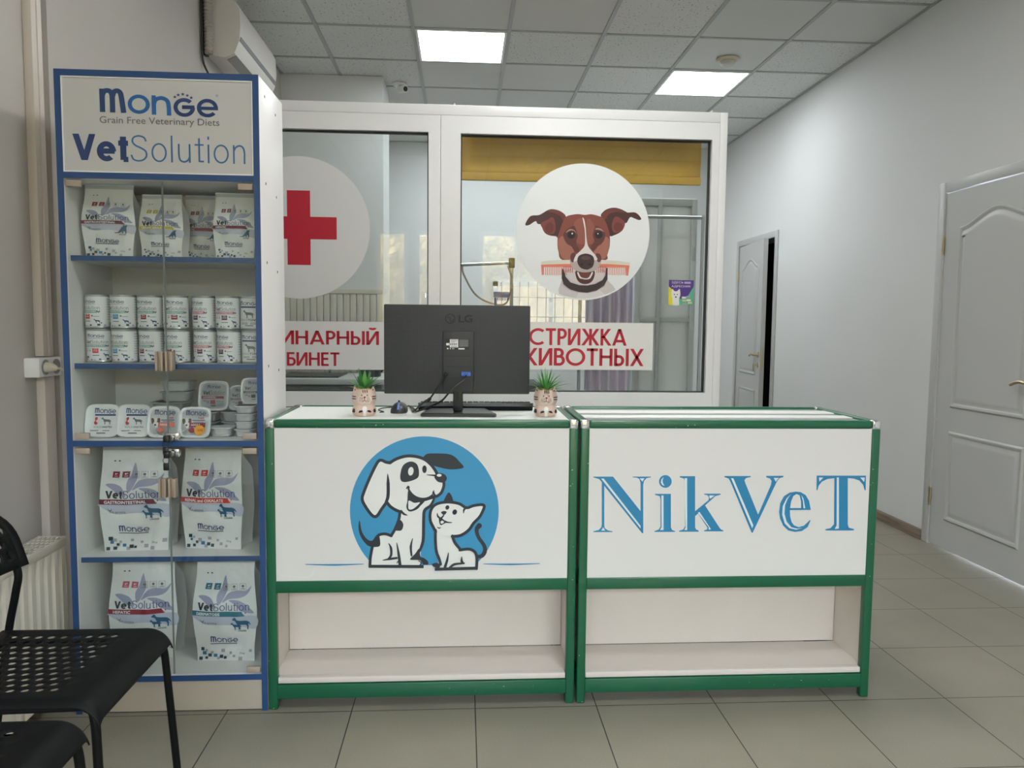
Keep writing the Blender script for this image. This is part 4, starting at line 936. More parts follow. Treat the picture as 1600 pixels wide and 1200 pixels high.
def bag_print(band, words, icon, cat_, rnd):
    a = Art()
    a.blob([(42, 700), (200, 780), (400, 768), (600, 800), (716, 822), (716, 690), (500, 682), (250, 682), (42, 682)], M_HAZE, 3)
    a.blob([(388, 258), (352, 380), (310, 450), (312, 530), (345, 548), (402, 450), (424, 385), (412, 318)], M_LEAF, 3)
    a.blob([(685, 368), (620, 420), (520, 415), (430, 440), (370, 520), (375, 535), (440, 502), (560, 490), (640, 448)], M_LEAF, 3)
    a.blob([(95, 478), (150, 520), (230, 580), (300, 600), (260, 510), (200, 475), (140, 466)], M_LEAF, 3)
    a.blob([(430, 516), (520, 515), (600, 550), (650, 600), (690, 655), (600, 642), (540, 600), (500, 560)], M_LEAF, 3)
    for k, x in enumerate((160, 262)): a.poly([(x + 8, 342), (x + 82, 342), (x + 74, 405), (x, 405)], icon); a.ell(x + 36, 368, 8, 8, M_PRINT_W, 8); a.ell(x + 52, 364, 5, 5, M_PRINT_W, 8); a.rect(x + 24, 388, x + 60, 392, M_PRINT_W)
    for x in (372, 462, 556):
        a.stroke([(x, 345), (x + 66, 345), (x + 66, 410), (x, 410)], 3.5, M_TXT, smooth=False, closed=True); a.ell(x + 33, 372, 16, 14, M_TXT, 8); a.rect(x + 12, 394, x + 54, 400, M_TXT)
    for x in (166, 216): a.blob([(x, 238), (x + 12, 230), (x + 26, 238), (x + 13, 244)], M_INK, 2)
    a.glyphs('Vet', 103, 268, 618, 540, M_INK, 0.21, 10); a.glyphs('Solution', 275, 650, 619, 539, M_NAVY, 0.085, 10)
    a.poly([(40, 628), (570, 628), (592, 680), (40, 680)], band)
    for k in range(4): a.rect(560 + 14 * k, 640 + 12 * (k % 3), 572 + 14 * k, 652 + 12 * (k % 3), band)
    a.text(words, 88, 88 + 25.5 * min(len(words), 18), 673, 641, M_PRINT_W, 0.03, 2)
    a.text('Fit-aroma', 150, 305, 770, 742, M_TXT, 0, 2); a.stroke([(125, 720), (150, 745), (170, 720)], [2, 10, 2], M_TXT)
    (cat_art if cat_ else dog_art)(a, 478, 686, 0.98, M_DOG)
    if not cat_: dog_art(a, 460, 742, 0.6, M_DOG)
    a.text('FELINE' if cat_ else 'CANINE', 534, 622, 846, 828, M_INK, 0.02, 2)
    put_brand(a, 222, 530, 900, 968); a.rect(218, 975, 520, 985, M_TXT)
    a.text('2kg' if not cat_ else '400g', 545, 608, 1104, 1078, M_TXT, 0.0, 2)
    for k in range(16):
        x, y = rnd.choice([(62, 1130), (95, 1030), (110, 1064), (145, 1040), (140, 1130), (175, 1090), (240, 1095), (275, 1128), (308, 1108), (355, 1120), (330, 1045), (430, 1070), (465, 1105), (530, 1130), (590, 1060), (660, 1045)]) if False else [(62, 1130), (95, 1022), (110, 1064), (145, 1040), (136, 1126), (175, 1090), (240, 1095), (275, 1130), (308, 1108), (355, 1122), (330, 1042), (430, 1068), (465, 1105), (530, 1130), (210, 1060), (660, 1045)][k]
        s = rnd.uniform(30, 52); a.poly([(x + 4, y), (x + s, y), (x + s - 4, y + s * 0.8), (x, y + s * 0.8)], (M_SQ1, M_SQ1, M_SQ2, M_SQ3)[k % 4] if k < 10 else M_SQ3)
    return a
def bag(name, w, h, D, x, y, z, rot, band, words, icon, cat_, seed, label, group):
    rnd = random.Random(seed); ph = rnd.uniform(0, 6)
    def half(t): return w / 2 * (0.955 + 0.045 * math.cos(2 * PI * (t - 0.47) * 1.15) - 0.012 * math.sin(9 * t + ph))
    def dep(t):                             # the front stays nearly flat up to the seam
        return D / 2 * (0.90 + 0.10 * math.sin(PI * min(1, t / 0.8))) * (1 - 0.42 * max(0.0, (t - 0.55) / 0.45) ** 1.5)
    def rear(t):                            # the back comes forward and meets it there
        k = min(1.0, max(0.0, (t - 0.70) / 0.24)); k = k * k * (3 - 2 * k); return D / 2 * 0.95 * (1 - k) + (0.003 - dep(t)) * k
    def front(u, t, hh=0.0):
        env = math.sin(PI * min(1, max(0, u))) * min(1.0, max(0.0, (0.97 - t) * 6)) * min(1.0, t * 9)
        y_ = dep(t) + env * (0.012 * math.sin(PI * t) + 0.0026 * math.sin(13 * t + 3 * u + ph) + 0.0024 * math.sin(11 * u - 17 * t + 2 * ph) + 0.0014 * math.sin(19 * u + 9 * t + 3 * ph))
        return Vector(((2 * u - 1) * half(t), -y_ - hh, t * h))
    r = thing(name, label, 'pet food bag', (0, 0, 0), group)
    N = 14; rows = [k / 34 for k in range(35)]; rings = []
    for t in rows:
        R = [front(k / N, t) for k in range(N + 1)]; g = (dep(t) + rear(t)) * 0.16; wx = half(t); ym = (rear(t) - dep(t)) / 2
        R.append(Vector((wx - g, ym, t * h)))
        R += [Vector((-p.x, rear(t) + 0.2 * (-p.y - dep(t)) * (1 if t < 0.85 else 0), p.z)) for p in R[:N + 1]]
        R.append(Vector((-wx + g, ym, t * h))); rings.append(R)
    mb = MB(); mb.loft(rings); mb.build('bag_body', M_FILM, r, 50)
    p = bag_print(BAND[band], words, BAND[icon], cat_, rnd)
    p.build('label_print', r, lambda u, v, hh: front((u - 40) / 680, (1180 - v) / 1120, hh), eps=0.00007, base=0.0006, maxlen=48)
    mb = MB(); mb.grid(lambda u, v: front(u, 0.935 + 0.05 * v, 0.0005), 14, 1); mb.build('seal_seam', mat('seal_seam', (184, 187, 192), 0.4), r)
    r.location = (x, y, z); r.rotation_euler = (0, 0, rot); return r
KG = 0.0006
def bx_(px, Y): return ony(px, 600, Y).x
def px_x(px, py, Y): return ony(px, py, Y).x
G1, G2 = 'small pet food bags on the top shelf', 'large pet food bags in the lower cabinet'
bag('pet_food_bag', 0.154, 0.2205, 0.070, px_x(168, 340, 2.42), 2.455, 1.410 + KG, 0.05, 'maroon', 'GASTROINTESTINAL', 'wine', True, 1, 'small white pet food bag with maroon band, first on the top shelf, standing apart', G1)
bag('pet_food_bag', 0.134, 0.196, 0.056, px_x(252, 350, 2.44), 2.468, 1.410 + KG, -0.03, 'yellow', 'URINARY OXALATE', 'yellow', True, 2, 'small white pet food bag with a yellow band on the top shelf', G1)
bag('pet_food_bag', 0.120, 0.209, 0.050, px_x(316, 350, 2.52), 2.548, 1.410 + KG, 0.0, 'wine', 'HEPATIC', 'maroon', True, 3, 'small white pet food bag tucked behind the corner bag on the top shelf', G1)
bag('pet_food_bag', 0.126, 0.200, 0.054, px_x(367.5, 350, 2.42), 2.436, 1.410 + KG, 0.03, 'maroon', 'HEPATIC', 'maroon', True, 4, 'small white pet food bag at the corner of the top shelf, by the side panel', G1)
bag('pet_food_bag', 0.120, 0.205, 0.044, px_x(205, 350, 2.57), 2.592, 1.410 + KG, 0.0, 'teal', 'RENAL', 'teal', True, 5, 'small pale bag half hidden behind the maroon-banded bag on the top shelf', G1)
bag('pet_food_bag', 0.212, 0.343, 0.100, px_x(208, 780, 2.425), 2.480, 0.488 + KG, 0.06, 'maroon', 'GASTROINTESTINAL', 'wine', False, 11, 'large white dog food bag with maroon band on the lower shelf', G2)
bag('pet_food_bag', 0.200, 0.343, 0.100, px_x(333, 780, 2.44), 2.495, 0.488 + KG, -0.12, 'red', 'RENAL and OXALATE', 'red', False, 12, 'large white dog food bag with a bright red band on the lower shelf', G2)
bag('pet_food_bag', 0.212, 0.345, 0.100, px_x(223, 960, 2.47), 2.520, 0.118 + KG, 0.04, 'wine', 'HEPATIC', 'rose', False, 13, 'large white dog food bag on the cabinet floor, partly hidden by the black chair', G2)
bag('pet_food_bag', 0.204, 0.345, 0.100, px_x(351, 960, 2.43), 2.490, 0.118 + KG, -0.05, 'teal', 'DERMATOSIS', 'teal', False, 14, 'large white dog food bag with a teal band on the cabinet floor', G2)

# ---- cans, two high along the shelf
M_CANPAPER = mat('can_paper', (228, 228, 229), 0.35); M_TIN = mat('tin', (190, 192, 194), 0.3, metal=1.0)
def can_print(kind):
    a = Art(); band, sq = {'blue': ('sea', M_SKYB), 'red': ('sea', BAND['red']), 'violet': ('rose', BAND['violet']), 'dark': ('sea', BAND['wine'])}.get(kind, ('sea', M_INK))
    if kind == 'tuna':
        put_brand(a, 170, 520, 700, 770); a.rect(180, 785, 520, 812, M_NAVY); dog_art(a, 250, 850, 1.0, M_TXT); a.text('SOLO', 190, 330, 1040, 1000, M_TXT, 0, 2); a.text('TONNO', 335, 530, 1040, 1000, M_INK, 0.02, 2)
        for y in (1065, 1085): a.rect(210, y, 330, y + 8, M_TXT); a.rect(370, y, 500, y + 8, M_TXT)
        a.rect(280, 1112, 420, 1124, M_INK); return a
    put_brand(a, 205, 480, 702, 760); a.rect(220, 772, 475, 777, M_TXT)
    a.glyphs('Vet', 175, 275, 870, 810, M_INK, 0.18, 8); a.glyphs('Solution', 282, 540, 870, 808, M_TXT, 0.09, 8)
    a.rect(170, 884, 500, 926, BAND[band]); a.text('MONOPROTEIN', 185, 480, 917, 894, M_PRINT_W, 0.02, 2)
    for k in range(3): a.rect(500 + 14 * k, 886 + 12 * (k % 2), 512 + 14 * k, 912 + 10 * (k % 2), M_INK)
    a.rect(300, 945, 390, 1025, sq); a.rect(318, 955, 372, 963, M_PRINT_W); a.rect(312, 985, 378, 993, M_PRINT_W)
    for x in (190, 245): a.rect(x, 955, x + 32, 962, M_TXT); a.rect(x, 978, x + 30, 1000, M_SQ3)
    a.ell(428, 975, 14, 14, M_TXT, 8); a.rect(445, 978, 530, 990, M_SQ3); a.rect(300, 1060, 400, 1072, M_TXT)
    dog_art(a, 452, 1028, 0.5, M_NAVY)
    for x, y, s, m in ((165, 1080, 40, M_SQ3), (200, 1080, 38, M_SQ1), (190, 1118, 30, M_SQ2), (280, 1130, 22, M_SQ1), (320, 1135, 30, M_SQ3), (395, 1122, 28, M_SQ1), (500, 1110, 40, M_SQ1), (545, 1085, 22, M_SQ1), (100, 1100, 36, M_SQ1), (590, 1120, 30, M_SQ3)): a.rect(x, y, x + s, min(y + s * 0.8, 1148), m)
    for k in range(9): a.rect(640, 690 + 42 * k, 760, 700 + 42 * k, M_SQ3)
    return a
CAN_R, CAN_H = 0.0378, 0.104
def make_can(kind):
    r = thing('food_can', 'white pet food can', 'can', (0, 0, 0), 'pet food cans stacked two high')
    mb = MB(); R = CAN_R
    mb.lathe([(R - 0.004, 0.0), (R - 0.0005, 0.0008), (R, 0.003), (R - 0.0012, 0.005), (R - 0.0012, CAN_H - 0.006), (R, CAN_H - 0.004), (R, CAN_H - 0.001), (R - 0.002, CAN_H - 0.0006), (R - 0.003, CAN_H - 0.003), (0.004, CAN_H - 0.003)], n=32); mb.build('tin_body', M_TIN, r)
    mb = MB(); mb.lathe([(R - 0.0008, 0.006), (R - 0.0008, CAN_H - 0.007)], n=40, caps=False); mb.build('paper_label', M_CANPAPER, r)
    def wrap(u, v, h):
        an = (u - 352) / 385 * 2; rr = R - 0.0008 + h
        return Vector((rr * math.sin(an), -rr * math.cos(an), (1150 - v) / 500 * (CAN_H - 0.014) + 0.007))
    can_print(kind).build('label_print', r, wrap, eps=0.00006, base=0.0003, maxlen=26); return r
protos = {k: make_can(k) for k in ('red', 'blue', 'dark', 'violet', 'tuna')}
used = set()
rows = {1: [('red', -0.45), ('blue', -0.2), ('dark', -0.15), ('dark', 0.25), ('violet', -0.45), ('violet', 0.05), ('tuna', 0.0)],
        0: [('red', 0.1), ('blue', -0.4), ('dark', -0.45), ('dark', -0.3), ('violet', -0.15), ('violet', -0.4), ('tuna', 0.05)]}
NTH = ['first', 'second', 'third', 'fourth', 'fifth', 'sixth', 'last']
for row in (0, 1):
    for k, (kind, rz) in enumerate(rows[row]):
        o = protos[kind] if kind not in used else copy_tree(protos[kind]); used.add(kind)
        s = 1.0 if k < 4 else 0.94
        px = (148.5, 188, 230.5, 271, 315.5, 352.5, 391)[k] - (1.0 if row else 0)
        Yc = 2.445 - 0.010 * (k % 2) if k < 4 else 2.446 - 0.018 * (k == 5)
        o.location = (px_x(px, 515, Yc - 0.03), Yc, 1.087 + KG + row * (CAN_H * (1.0 if k < 4 else 1.0) + 0.0006)); o.scale = (s, s, 1.0); o.rotation_euler = (0, 0, rz)
        mark = {'red': 'red square', 'blue': 'blue square', 'dark': 'dark red square', 'violet': 'violet square', 'tuna': 'grey dog and no square'}[kind]
        o['label'] = 'white pet food can with %s, %s of the %s row' % (mark, NTH[k], 'upper' if row else 'lower')
# two more cans seen in the gap behind
for row in (0, 1):
    o = copy_tree(protos['dark']); o.location = (px_x(213, 515, 2.52), 2.535, 1.087 + KG + row * (CAN_H + 0.0006)); o.rotation_euler = (0, 0, 0.4)
    o['label'] = 'white pet food can in the second line, %s, showing in the gap between cans' % ('upper' if row else 'lower')

# ---- foil trays
M_FOIL = mat('foil', (222, 224, 226), 0.36, metal=0.55, bump=(90, 0.25)); M_LID = mat('foil_lid', (226, 228, 229), 0.35)
def rsq(s, n=64, p=4.5, amp=0.0):
    out = []
    for k in range(n):
        a = 2 * PI * k / n; c, d = math.cos(a), math.sin(a); q = (abs(c) ** p + abs(d) ** p) ** (-1 / p) * (1 + (amp if k % 2 else -amp)); out.append((s * q * c, s * q * d))
    return out
def make_tray(s, h, print_=None, shadow_lid=False):
    """Foil tray of side s and height h with a sealed lid; lies on its base."""
    r = thing('food_tray', 'foil pet food tray', 'food tray', (0, 0, 0), 'foil pet food trays')
    mb = MB(); a = s / 2
    R = [[Vector((x, y, z)) for x, y in rsq(a * k, amp=am)] for k, z, am in ((0.70, 0.0, 0), (0.76, 0.001, 0), (0.79, h * 0.2, 0.008), (0.86, h * 0.8, 0.008), (0.885, h - 0.0035, 0.0), (0.985, h - 0.0032, 0), (1.0, h - 0.0018, 0), (0.985, h - 0.0004, 0), (0.93, h - 0.0008, 0))]
    mb.loft(R, 0, True); mb.build('tray_body', M_FOIL, r, 40)
    mb = MB(); R = [[Vector((x, y, z)) for x, y in rsq(a * k)] for k, z in ((0.955, h - 0.0004), (0.95, h + 0.0002), (0.86, h + 0.0003), (0.84, h - 0.0004), (0.4, h - 0.0004))]
    mb.loft(R, 0, True); mb.build('lid', M_LID, r, 40)
    if print_: print_.build('label_print', r, lambda u, v, hh: Vector(((u - 50) / 100 * s * 0.8, (50 - v) / 100 * s * 0.8, h + hh)), eps=0.00008, base=0.0006)
    return r
def duck():
    a = Art(); a.rect(0, 0, 100, 100, M_PRINT_W) if False else None
    put_brand(a, 22, 98, 3, 24); a.rect(24, 26, 98, 32, M_NAVY); a.blob([(25, 40), (33, 37), (34, 45), (28, 52), (36, 60), (28, 66), (22, 58), (26, 50)], BAND['red'], 3); dog_art(a, 48, 38, 0.19, M_TXT)
    a.text('SOLO', 22, 50, 77, 70, M_TXT, 0, 2); a.text('ANATRA', 52, 88, 77, 70, M_INK, 0.01, 2); a.rect(10, 86, 40, 88.5, M_TXT); a.rect(55, 86, 80, 88.5, M_TXT); a.rect(34, 95, 66, 98, M_INK); return a
def fresh(m, sale):
    a = Art(); put_brand(a, 14, 92, 2, 24); a.text('fresh', 62, 86, 37, 29, BAND['red'], 0.02, 2); a.rect(40, 41, 90, 44, M_NAVY); a.rect(46, 48, 84, 50, M_TXT)
    br = mat('print_dog_brown', (104, 74, 58), 0.5)                # the little terrier's face
    a.blob([(4, 40), (10, 36), (20, 38), (30, 36), (36, 40), (34, 54), (28, 66), (22, 74), (16, 66), (8, 54)], M_PRINT_W, 3); a.blob([(2, 38), (10, 36), (14, 44), (10, 58), (5, 54)], br, 3); a.blob([(27, 36), (36, 37), (36, 52), (30, 56), (26, 44)], br, 3); a.ell(13, 49, 2, 2.4, M_INK, 8); a.ell(26, 49, 2, 2.4, M_INK, 8); a.ell(19, 62, 4, 3.4, M_INK, 10)
    a.rect(30, 52, 92, 70, m); a.text('ADULT', 36, 72, 64, 57, M_PRINT_W, 0.02, 2); a.blob([(30, 76), (42, 72), (54, 78), (50, 90), (38, 92), (28, 84)], m, 4)
    if sale:
        o = mat('sticker_orange', (232, 160, 32), 0.5); a.poly([(70 + (19 if k % 2 else 21) * math.cos(PI * k / 11), 82 + (19 if k % 2 else 21) * math.sin(PI * k / 11)) for k in range(22)], o); a.text('-20%', 57, 84, 87, 77, M_RED, 0.02, 2)
    return a
def vet(m):
    a = Art(); put_brand(a, 24, 78, 6, 20); a.glyphs('Vet', 8, 34, 46, 30, M_INK, 0.2, 8); a.glyphs('Solution', 36, 96, 46, 29, M_TXT, 0.09, 8); a.rect(2, 52, 92, 62, m); a.text('GASTROINTESTINAL', 8, 60, 60, 54, M_PRINT_W, 0.02, 2)
    a.rect(38, 68, 58, 84, m); a.rect(10, 70, 22, 73, M_TXT); a.rect(24, 70, 34, 82, M_SQ3); a.rect(62, 72, 92, 76, M_SQ3); a.rect(40, 90, 60, 93, M_INK); return a
LEAN = math.radians(76)
def stand(o, px, py, Y, z, s, h, lean=LEAN, rz=0.0):
    o.rotation_euler = (lean, 0, rz); o.location = (px_x(px, py, Y), Y + h, z + max(s / 2 * math.sin(lean) - (h - 0.0018) * math.cos(lean), 0.36 * s * math.sin(lean)) + 0.0006); return o
FT, FH = 0.105, 0.030
t = make_tray(FT, FH, duck()); stand(t, 159.5, 662, 2.415, 0.855, FT, FH); relabel(t, 'white-lidded foil tray leaning, first in the front line by the hinge clip')
t2 = copy_tree(t); stand(t2, 208.5, 662, 2.415, 0.855, FT, FH); relabel(t2, 'white-lidded foil tray leaning, second in the front line, grey hound print')
t = make_tray(0.1, FH, fresh(mat('band_salmon', (222, 120, 104), 0.4), False)); stand(t, 256, 667, 2.405, 0.855, 0.1, FH); relabel(t, 'leaning foil tray with terrier face and salmon label behind the lock')
t = make_tray(0.098, FH, fresh(BAND['wine'], True)); stand(t, 304.5, 667, 2.405, 0.855, 0.098, FH); relabel(t, 'leaning foil tray with an orange discount sticker')
plain = make_tray(0.100, 0.032); small = make_tray(0.078, 0.0285); wide = make_tray(0.118, 0.032)
def lay(src, first, px, py, Y, z, label, dx=0.0, rz=0.0, sc=(1, 1, 1)):
    o = src if first else copy_tree(src); o.location = (px_x(px, py, Y) + dx, Y, z + 0.0005); o.rotation_euler = (0, 0, rz); o.scale = sc; relabel(o, label); return o
ORD = ['bottom', 'second', 'middle', 'fourth', 'top']
for k, (src, fi, px) in enumerate(((plain, True, 272), (plain, False, 272), (wide, True, 270), (plain, False, 279), (plain, False, 280))):
    lay(src, fi, px, 640, 2.555, 0.855 + 0.0335 * k, 'plain foil tray, %s of the five-high stack behind the leaning trays' % ORD[k], rz=0.03 * (k % 2))
for k in range(2):
    lay(plain, False, 324, 650, 2.565, 0.855 + 0.0335 * k, 'plain foil tray, %s of two under the leaning tray with a wine band' % ('lower' if k == 0 else 'upper'), sc=(0.86, 0.9, 1))
    lay(plain, False, 369, 650, 2.575, 0.855 + 0.0335 * k, 'plain foil tray, %s of two behind the small four-high stack' % ('lower' if k == 0 else 'upper'), sc=(0.86, 0.9, 1))
lay(small, True, 349, 680, 2.455, 0.855, 'small single foil tray lying flat in front of the stacks')
for k in range(4): lay(small, False, 385, 660, 2.447, 0.855 + 0.0247 * k, 'small foil tray, %s of the four-high stack by the side panel' % ('bottom', 'second', 'third', 'top')[k], rz=0.02 * k, sc=(0.86, 0.92, 0.84))
t = make_tray(0.1, FH, vet(BAND['wine'])); stand(t, 334, 630, 2.555, 0.9225, 0.1, FH, math.radians(80)); relabel(t, 'foil tray with wine band leaning on top of the flat trays')
t = make_tray(0.084, 0.028, vet(mat('band_plum', (110, 70, 90), 0.4))); stand(t, 376.5, 630, 2.570, 0.9225, 0.084, 0.028, math.radians(80)); relabel(t, 'smaller foil tray with plum band leaning behind the four-high stack')
t = make_tray(0.084, 0.028, vet(M_INK)); o = stand(t, 411, 610, 2.475, 0.9545, 0.084, 0.028, math.radians(84)); relabel(t, 'foil tray peeking out beside the cabinet upright, topmost on the small stack'); o.location.x = -0.670
# ================================================================ ON THE COUNTER
TOPZ = CT - 0.003
# monitor, seen from behind
mo = thing('monitor', 'black computer monitor seen from behind on a flat stand', 'monitor', (-0.018, 2.53, TOPZ))
MX0, MX1, MZ0, MZ1, MY = -0.259, 0.219, 0.987, 1.279, 2.500
mb = MB(); mb.box((MX0, MY, MZ0), (MX1, MY + 0.022, MZ1), 0.004); mb.build('back_shell', dotted_back('monitor_back'), mo)
mb = MB(); mb.box((MX0 + 0.001, MY + 0.0215, MZ0 + 0.001), (MX1 - 0.001, MY + 0.032, MZ1 - 0.001), 0.002); mb.build('bezel', M_PLASTIC, mo)
mb = MB(); mb.box((MX0 + 0.012, MY + 0.0315, MZ0 + 0.016), (MX1 - 0.012, MY + 0.0326, MZ1 - 0.012)); mb.build('screen', mat('screen_dark', (10, 11, 13), 0.2), mo)
def mk(u, v, Y=MY): return ony(530 + u * 0.2375, 460 + v * 0.2375, Y)
b0, b1 = mk(680, 640), mk(887, 242)
mb = MB(); mb.box((b0.x, MY - 0.012, b0.z), (b1.x, MY + 0.002, b1.z), 0.005); blk = mb.build('housing', mat('monitor_plastic', (44, 46, 49), 0.5), mo)
mb = MB()
for (u0, u1, v0, v1) in ((695, 870, 402, 408), (690, 870, 470, 474), (690, 694, 474, 636), (866, 870, 474, 636), (700, 860, 540, 543)):
    p, q = mk(u0, v1), mk(u1, v0); mb.box((p.x, MY - 0.0128, p.z), (q.x, MY - 0.0118, q.z))
mb.build('housing_groove', M_PLASTIC, blk)
a = Art(); LG_ = mat('label_black', (24, 24, 25), 0.5)
a.rect(703, 293, 855, 364, LG_); a.rect(728, 295, 783, 349, M_PRINT_W); a.rect(704, 320, 783, 335, M_PRINT_W)
for k in range(12): a.rect(722 + k * 4.4, 322, 722 + k * 4.4 + (1.6 + k % 3), 332, M_INK)
for y in (300, 307, 313, 339, 344): a.rect(735, y, 735 + (44, 30, 38, 26, 40)[int(y) % 5], y + 2, M_TXT)
for y in range(298, 346, 4): a.rect(789, y, 850, y + 1.3, M_SQ3)
a.ell(714, 356, 6, 5, M_PRINT_W, 10); a.rect(728, 353, 734, 360, M_PRINT_W); a.rect(744, 353, 748, 360, M_PRINT_W); a.rect(752, 353, 756, 360, M_PRINT_W); a.rect(784, 353, 825, 362, M_PRINT_W)
a.build('label_print', blk, lambda u, v, h: (lambda p: Vector((p.x, MY - 0.012 - h, p.z)))(mk(u, v, MY - 0.012)), base=0.0003)
gl = mat('mark_black', (34, 35, 38), 0.42, spec=0.3)                       # moulded maker's mark
a = Art(); a.ring(730, 160, 33, 27, gl); a.ell(717, 150, 5, 5, gl); a.stroke([(730, 145), (730, 172), (742, 172)], 5, gl, smooth=False, round_=False); a.stroke([(730, 182), (748, 176), (752, 160)], 4, gl)
a.text('LG', 785, 877, 185, 135, gl, 0.03)
a.build('logo', mo, lambda u, v, h: (lambda p: Vector((p.x, MY - h, p.z)))(mk(u, v)), base=0.0006)
mb = MB()
n0, n1 = mk(749, 640, 2.505).x, mk(815, 640, 2.505).x
mb.box((n0, 2.492, TOPZ + 0.012), (n1, 2.522, 1.032), 0.006); mb.build('stand_neck', mat('stand_gloss', (30, 31, 34), 0.18), mo)
mb = MB(); R = []
def base_ring(z, g): return [Vector((x, y, z)) for x, y in [(-0.134 - g, 2.446 - g), (0.103 + g, 2.440 - g), (0.108 + g, 2.452), (0.078 + g, 2.60), (0.06, 2.612 + g), (-0.10, 2.612 + g), (-0.113 - g, 2.60), (-0.138 - g, 2.458)]]
mb.loft([base_ring(TOPZ + 0.0005, 0), base_ring(TOPZ + 0.009, 0), base_ring(TOPZ + 0.0125, -0.004)], smooth=False); mb.build('stand_base', mat('stand_plastic', (34, 35, 38), 0.35), mo)
p = mk(834, 524, MY - 0.012); mb = MB(); mb.box((p.x - 0.0155, p.y - 0.012, p.z - 0.007), (p.x + 0.0155, p.y + 0.001, p.z + 0.008), 0.002)
vg = mb.build('video_plug', mat('plug_blue', (46, 92, 178), 0.4), mo)
mb = MB()
for s in (-0.0115, 0.0115): mb.tube([(p.x + s, p.y - 0.011, p.z), (p.x + s, p.y - 0.019, p.z)], 0.0035, 10)
mb.build('screw', mat('screw_blue', (70, 110, 190), 0.4), vg)
pj = mk(703, 523, MY - 0.012); mb = MB(); mb.tube([pj + Vector((0, 0.001, 0)), pj + Vector((0, -0.012, -0.001)), pj + Vector((-0.002, -0.018, -0.006))], [0.0055, 0.0055, 0.004], 12); mb.build('power_plug', M_PLASTIC, mo)
def wk(u, v, Y): q = mk(u, v, Y); return q
mb = MB(); zt = TOPZ + 0.006
mb.tube(catmull3([pj + Vector((-0.002, -0.018, -0.006)), wk(690, 555, 2.47), wk(650, 610, 2.468), wk(605, 675, 2.475), wk(590, 690, 2.48), wk(560, 705, 2.50), Vector((-0.166, 2.56, zt)), Vector((-0.176, 2.64, zt)), Vector((-0.185, 2.72, zt))], 7), 0.0028, 8); mb.build('power_cable', M_PLASTIC, mo)
q0, q1 = wk(600, 683, 2.478), wk(578, 706, 2.492); mb = MB(); mb.tube([q0, q0.lerp(q1, 0.2), q0.lerp(q1, 0.8), q1], [0.004, 0.0058, 0.0058, 0.004], 12); mb.build('ferrite_bead', M_PLASTIC, mo)
mb = MB(); mb.tube(catmull3([p + Vector((0, -0.010, -0.004)), p + Vector((-0.002, -0.022, -0.014)), wk(770, 600, 2.462), wk(720, 650, 2.462), wk(680, 695, 2.475), wk(630, 722, 2.50), Vector((-0.152, 2.56, zt)), Vector((-0.165, 2.60, zt)), Vector((-0.176, 2.66, zt)), Vector((-0.195, 2.725, zt))], 7), 0.0032, 8); mb.build('video_cable', M_PLASTIC, mo)
# keyboard behind the stand
kb = thing('keyboard', 'black keyboard lying behind the monitor stand', 'keyboard', (0.03, 2.68, TOPZ))
kx0, kx1 = -0.155, 0.243
mb = MB(); mb.prism([(2.622, TOPZ + 0.016), (2.624, TOPZ + 0.026), (2.63, TOPZ + 0.0275), (2.734, TOPZ + 0.013), (2.737, TOPZ + 0.003), (2.732, TOPZ + 0.0008), (2.640, TOPZ + 0.0008), (2.632, TOPZ + 0.012)], kx0, kx1, 'x'); mb.build('keyboard_body', M_PLASTIC, kb)
mb = MB()
for r_ in range(5):
    for k in range(19):
        x = kx0 + 0.008 + k * 0.0202; y = 2.638 + r_ * 0.019; z = TOPZ + 0.0258 - (y - 2.638) * 0.139; mb.box((x, y, z - 0.002), (x + 0.0175, y + 0.016, z + 0.0045), 0.001)
mb.build('key', mat('key_plastic', (36, 37, 40), 0.5), kb)
# mouse
ms = thing('computer_mouse', 'black computer mouse with a blue stripe beside a cat pot', 'mouse', (-0.217, 2.575, TOPZ))
mc = Vector((-0.2165, 2.585, TOPZ)); MW, ML, MH = 0.031, 0.055, 0.030
def mouse_pt(a, t):
    y = -ML + 2 * ML * t; k = math.sqrt(max(0, 1 - (2 * t - 1) ** 4)); w = MW * k * (1 - 0.12 * math.sin(PI * t)); hh = MH * k * (0.75 + 0.35 * math.sin(PI * (0.25 + 0.6 * (1 - t))))
    return mc + Vector((w * math.cos(a) * (1.0 if math.sin(a) > 0.3 else 1.0), y, 0.0005 + max(0, math.sin(a)) ** 0.8 * hh))
mb = MB(); rings = [[mouse_pt(PI * k / 16, t_) for k in range(17)] for t_ in [0.002, 0.03, 0.08, 0.16, 0.28, 0.4, 0.55, 0.7, 0.82, 0.92, 0.97, 0.998]]
mb.loft(rings); mb.build('shell', mat('mouse_plastic', (44, 46, 50), 0.4), ms)
mb = MB(); S = [mouse_pt(PI / 2, t_) + Vector((0, 0, -0.0012)) for t_ in [0.03, 0.08, 0.16, 0.25, 0.34]]; mb.tube(S, 0.0042, 8); mb.build('blue_stripe', mat('stripe_blue', (84, 120, 196), 0.3), ms)
mb = MB(); mb.tube([mouse_pt(PI / 2, 0.42) + Vector((-0.003, 0, 0.001)), mouse_pt(PI / 2, 0.42) + Vector((0.003, 0, 0.001))], 0.007, 14); mb.build('scroll_wheel', M_PLASTIC, ms)
